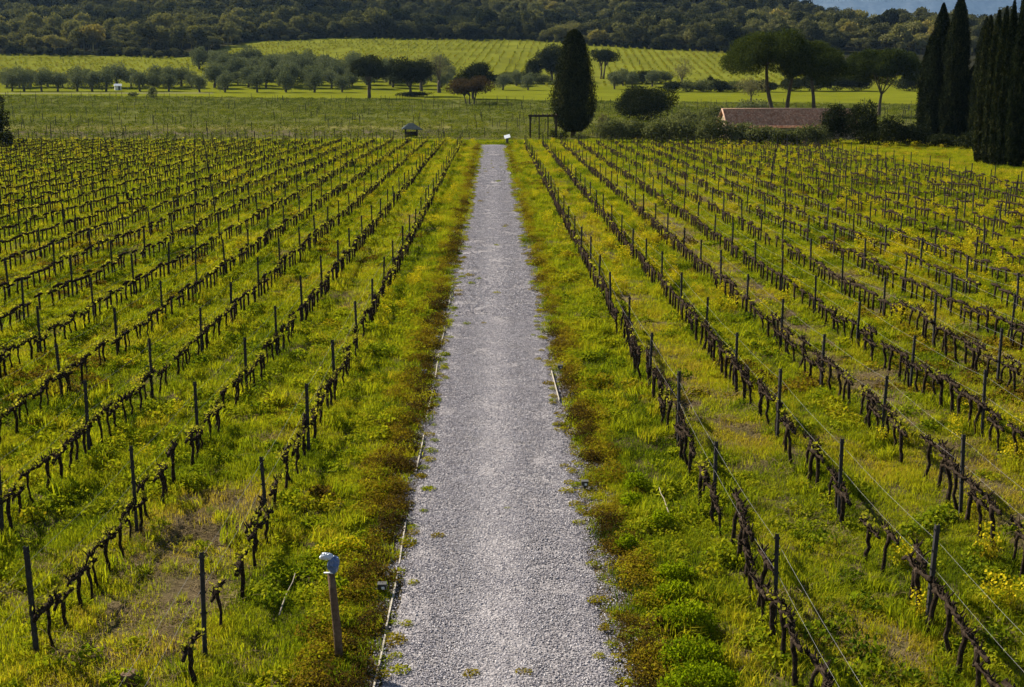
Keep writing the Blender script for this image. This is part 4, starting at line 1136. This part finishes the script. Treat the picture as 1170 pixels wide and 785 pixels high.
# ------------------------------------------------------------------ small things by the path
# stake with a plastic bag
def build_stake():
    p = gnd(389, 758)
    H = 1.42; g = np.random.default_rng(5)
    t = thing('wooden_stake', 'stout brown wooden stake beside the path, leaning left', 'stake', p, 0)
    ln = -.10
    MB().tube([(0, 0, -.3), (ln * .3, 0, H * .35), (ln * .7, .01, H * .7), (ln, .02, H)], [.062, .060, .058, .056], 10, .05, g).obj('shaft', M['stake'], t, True)
    MB().tube([(ln - .10, -.02, H + .015), (ln + .055, -.02, H + .015), (ln + .06, .05, H + .015)], [.012, .014, .012], 6).obj('cap_strip', M['white'], t, True)
    def crumple(c, r, sq, sd):
        gg = np.random.default_rng(sd); nu, nv = 18, 12
        V = []
        for i in range(nv + 1):
            th = math.pi * i / nv
            for j in range(nu):
                ph = 2 * math.pi * j / nu
                rr = r * (1 + .28 * (gg.random() - .5) + .18 * math.sin(3 * ph + 2 * th) * math.sin(th))
                V.append((c[0] + rr * sq[0] * math.sin(th) * math.cos(ph), c[1] + rr * sq[1] * math.sin(th) * math.sin(ph), c[2] + rr * sq[2] * math.cos(th)))
        i = np.arange(nv)[:, None] * nu + np.arange(nu)[None]; j = np.arange(nv)[:, None] * nu + (np.arange(nu)[None] + 1) % nu
        return MB().add(V, np.stack([i, i + nu, j + nu, j], -1).reshape(-1, 4))
    b = thing('plastic_bag', 'crumpled blue and white plastic bag stuck on the stake top', 'plastic bag', (p[0] + ln, p[1], p[2] + H), 0)
    crumple((0.045, 0, .14), .11, (.75, .75, 1.2), 3).obj('blue_wrap', M['blue'], b)
    crumple((-.055, -.03, .28), .068, (1.35, .9, .75), 4).obj('white_wrap', M['bagwhite'], b)
build_stake()
# low path lights
def path_light(px, py, lab, first=[None]):
    p = gnd(px, py); p[2] -= .11
    if first[0] is None:
        t = thing('path_light', lab, 'path light', p, 0, 'low lights along the path')
        c = [MB().box((0, 0, .10), (.07, .07, .30)).obj('post', M['black'], t), MB().box((0, 0, .30), (.17, .15, .09)).obj('lamp_head', M['black'], t), MB().box((0, -.01, .358), (.18, .16, .016)).obj('cap', M['capgrey'], t),
             MB().box((.02, -.078, .29), (.06, .012, .05)).obj('lens', M['white'], t)]
        remember(t, *c); first[0] = t
    else:
        t = copy_tree(first[0]); t.location = p; t['label'] = lab
    t.scale = (.85, .85, .9)
    return t
for px, py, lab in ((437, 683, 'low black path light nearest the wooden stake, left path edge'), (668, 562, 'low black path light standing alone beside the near right path edge'),
                    (485, 431, 'low black path light, nearer one of the two by the left edging strip'), (500, 392, 'low black path light, farther one of the two by the left edging strip'),
                    (640, 426, 'low black path light by the short edging strip right of the path'), (537, 229, 'low black path light at the left path edge far up the path')):
    path_light(px, py, lab)
# edging strips
seg = [(15.2, 17.9), (18.15, 20.4), (20.8, 22.9), (26.2, 29.0), (30.6, 33.6), (35.0, 38.2), (39.6, 43.5), (46.5, 49.5)]
for k, (a, b) in enumerate(seg):
    n = 9; ys = np.linspace(a, b, n); mb = MB()
    x = np.full(n, PATH_X - 1.80) + .03 * (vnoise(ys, ys * 0, 2.2, 131) - .5) + .012 * math.sin(k * 2.1) * np.linspace(-1, 1, n)
    V = []
    for j in range(n):
        for dx, dz in ((-.013, -.05), (.013, -.05), (.013, .038), (-.013, .038)): V.append((x[j] + dx, ys[j], dz + .012 * vnoise(np.array(ys[j]), np.array(0.), 1.1, 133)))
    q = np.arange(n - 1)[:, None] * 4
    F = np.concatenate([q + np.array([[j, (j + 1) % 4, (j + 1) % 4 + 4, j + 4]]) for j in range(4)])
    mb.add(V, [F, np.array([[3, 2, 1, 0]]), np.array([[0, 1, 2, 3]]) + (n - 1) * 4])
    tag(mb.obj('edging_strip', M['edging']), 'pale edging strip, %s from the front along the left side of the path' % ORD(k + 1), 'edging strip', 'edging strips along the path')
p0, p1 = gnd(639, 462), gnd(630, 428)
mb = MB(); mb.box(((p0[0] + p1[0]) / 2, (p0[1] + p1[1]) / 2, .05), (.018, p1[1] - p0[1], .075), math.atan2(p0[0] - p1[0], p1[1] - p0[1]))
tag(mb.obj('edging_strip', M['edging']), 'only pale edging strip showing on the right side of the path', 'edging strip', 'edging strips along the path')
# sticks, stump
for a, b, lab in (((319, 718), (338, 674), 'pale dry stick lying in the grass left of the wooden stake'), ((766, 596), (753, 574), 'pale dry stick lying in the grass right of the path')):
    A, B = gnd(*a), gnd(*b); g = np.random.default_rng(a[0]); u = np.linspace(0, 1, 6)[:, None]
    pts = A * (1 - u) + B * u + np.array([0, 0, .12]) + g.normal(size=(6, 3)) * .012 + np.array([0, 0, .16]) * u
    tag(MB().tube(pts, np.linspace(.014, .007, 6), 6).obj('dry_stick', M['stick'], smooth=True), lab, 'stick')
p = gnd(149, 783); g = np.random.default_rng(9)
tag(MB().tube([(0, 0, -.1), (.01, 0, .08), (.0, .01, .17), (.0, .01, .19)], [.15, .125, .12, .09], 11, .12, g).obj('tree_stump', M['stake'], smooth=False, loc=p), 'short cut stump in the grass at the bottom left corner', 'stump')
# rounded bright green plants in a line right of the path
gb = np.random.default_rng(71)
for k, (px, py, w) in enumerate(((800, 800, 112), (790, 772, 98), (783, 728, 88), (770, 694, 60), (772, 672, 60), (716, 632, 34), (757, 610, 40), (722, 586, 36), (727, 562, 36))):
    p = gnd(px, py); W = size_at(p[1], w) ; hh = .50 * (.8 + .4 * gb.random()) * (W / 1.0) ** .5
    n = int(1500 * W * W + 250)
    d = unit(gb.normal(size=(n, 3))); d[:, 2] = np.abs(d[:, 2])
    rr = (.6 + .4 * gb.random(n)) * (1 + .12 * np.sin(d[:, 0] * 9 + k) * np.sin(d[:, 1] * 8))
    q = d * rr[:, None] * np.array([W / 2, W * .30, hh])
    t = tag(MB().quads(leaves(q, .062, gb, d, .7, .5, d * .6 + np.array([0, 0, .6]))).obj('green_cushion_plant', M['bright'], loc=p),
            'bright green rounded cushion plant, %s from the front right of the path' % ORD(k + 1), 'plant', 'green cushion plants right of the path')
# yellow-orange plants by the stake
for k, (px, py, w) in enumerate(((398, 640, 60), (374, 646, 40))):
    p = gnd(px, py); W = size_at(p[1], w); n = 700
    d = unit(gb.normal(size=(n, 3))); d[:, 2] = np.abs(d[:, 2])
    q = d * (.5 + .5 * gb.random(n))[:, None] * np.array([W / 2, W * .35, .38])
    me = MB().quads(leaves(q, .055, gb, d, .7, .6)).mesh('yellow_plant', M['bright']); me.materials.append(M['flower'])
    me.polygons.foreach_set('material_index', ((q[:, 2] > .16) & (gb.random(n) < .6)).astype(np.int32))
    tag(link('yellow_plant', me, None, p), ['yellow flowering plant right behind the wooden stake', 'smaller yellow flowering plant left behind the wooden stake'][k], 'plant')

# ------------------------------------------------------------------ haze
hz = MB().box((4000, 8900, 1180), (24000, 18200, 2480)).obj('haze', None)
hm = bpy.data.materials.new('haze'); hm.use_nodes = True; hn = hm.node_tree.nodes; hn.clear()
ho = hn.new('ShaderNodeOutputMaterial'); pv = hn.new('ShaderNodeVolumePrincipled')
pv.inputs['Color'].default_value = (.40, .64, 1.0, 1); pv.inputs['Density'].default_value = 2.5e-5; pv.inputs['Anisotropy'].default_value = .2
hm.node_tree.links.new(pv.outputs[0], ho.inputs['Volume'])
hz.data.materials.append(hm); tag(hz, kind='stuff')
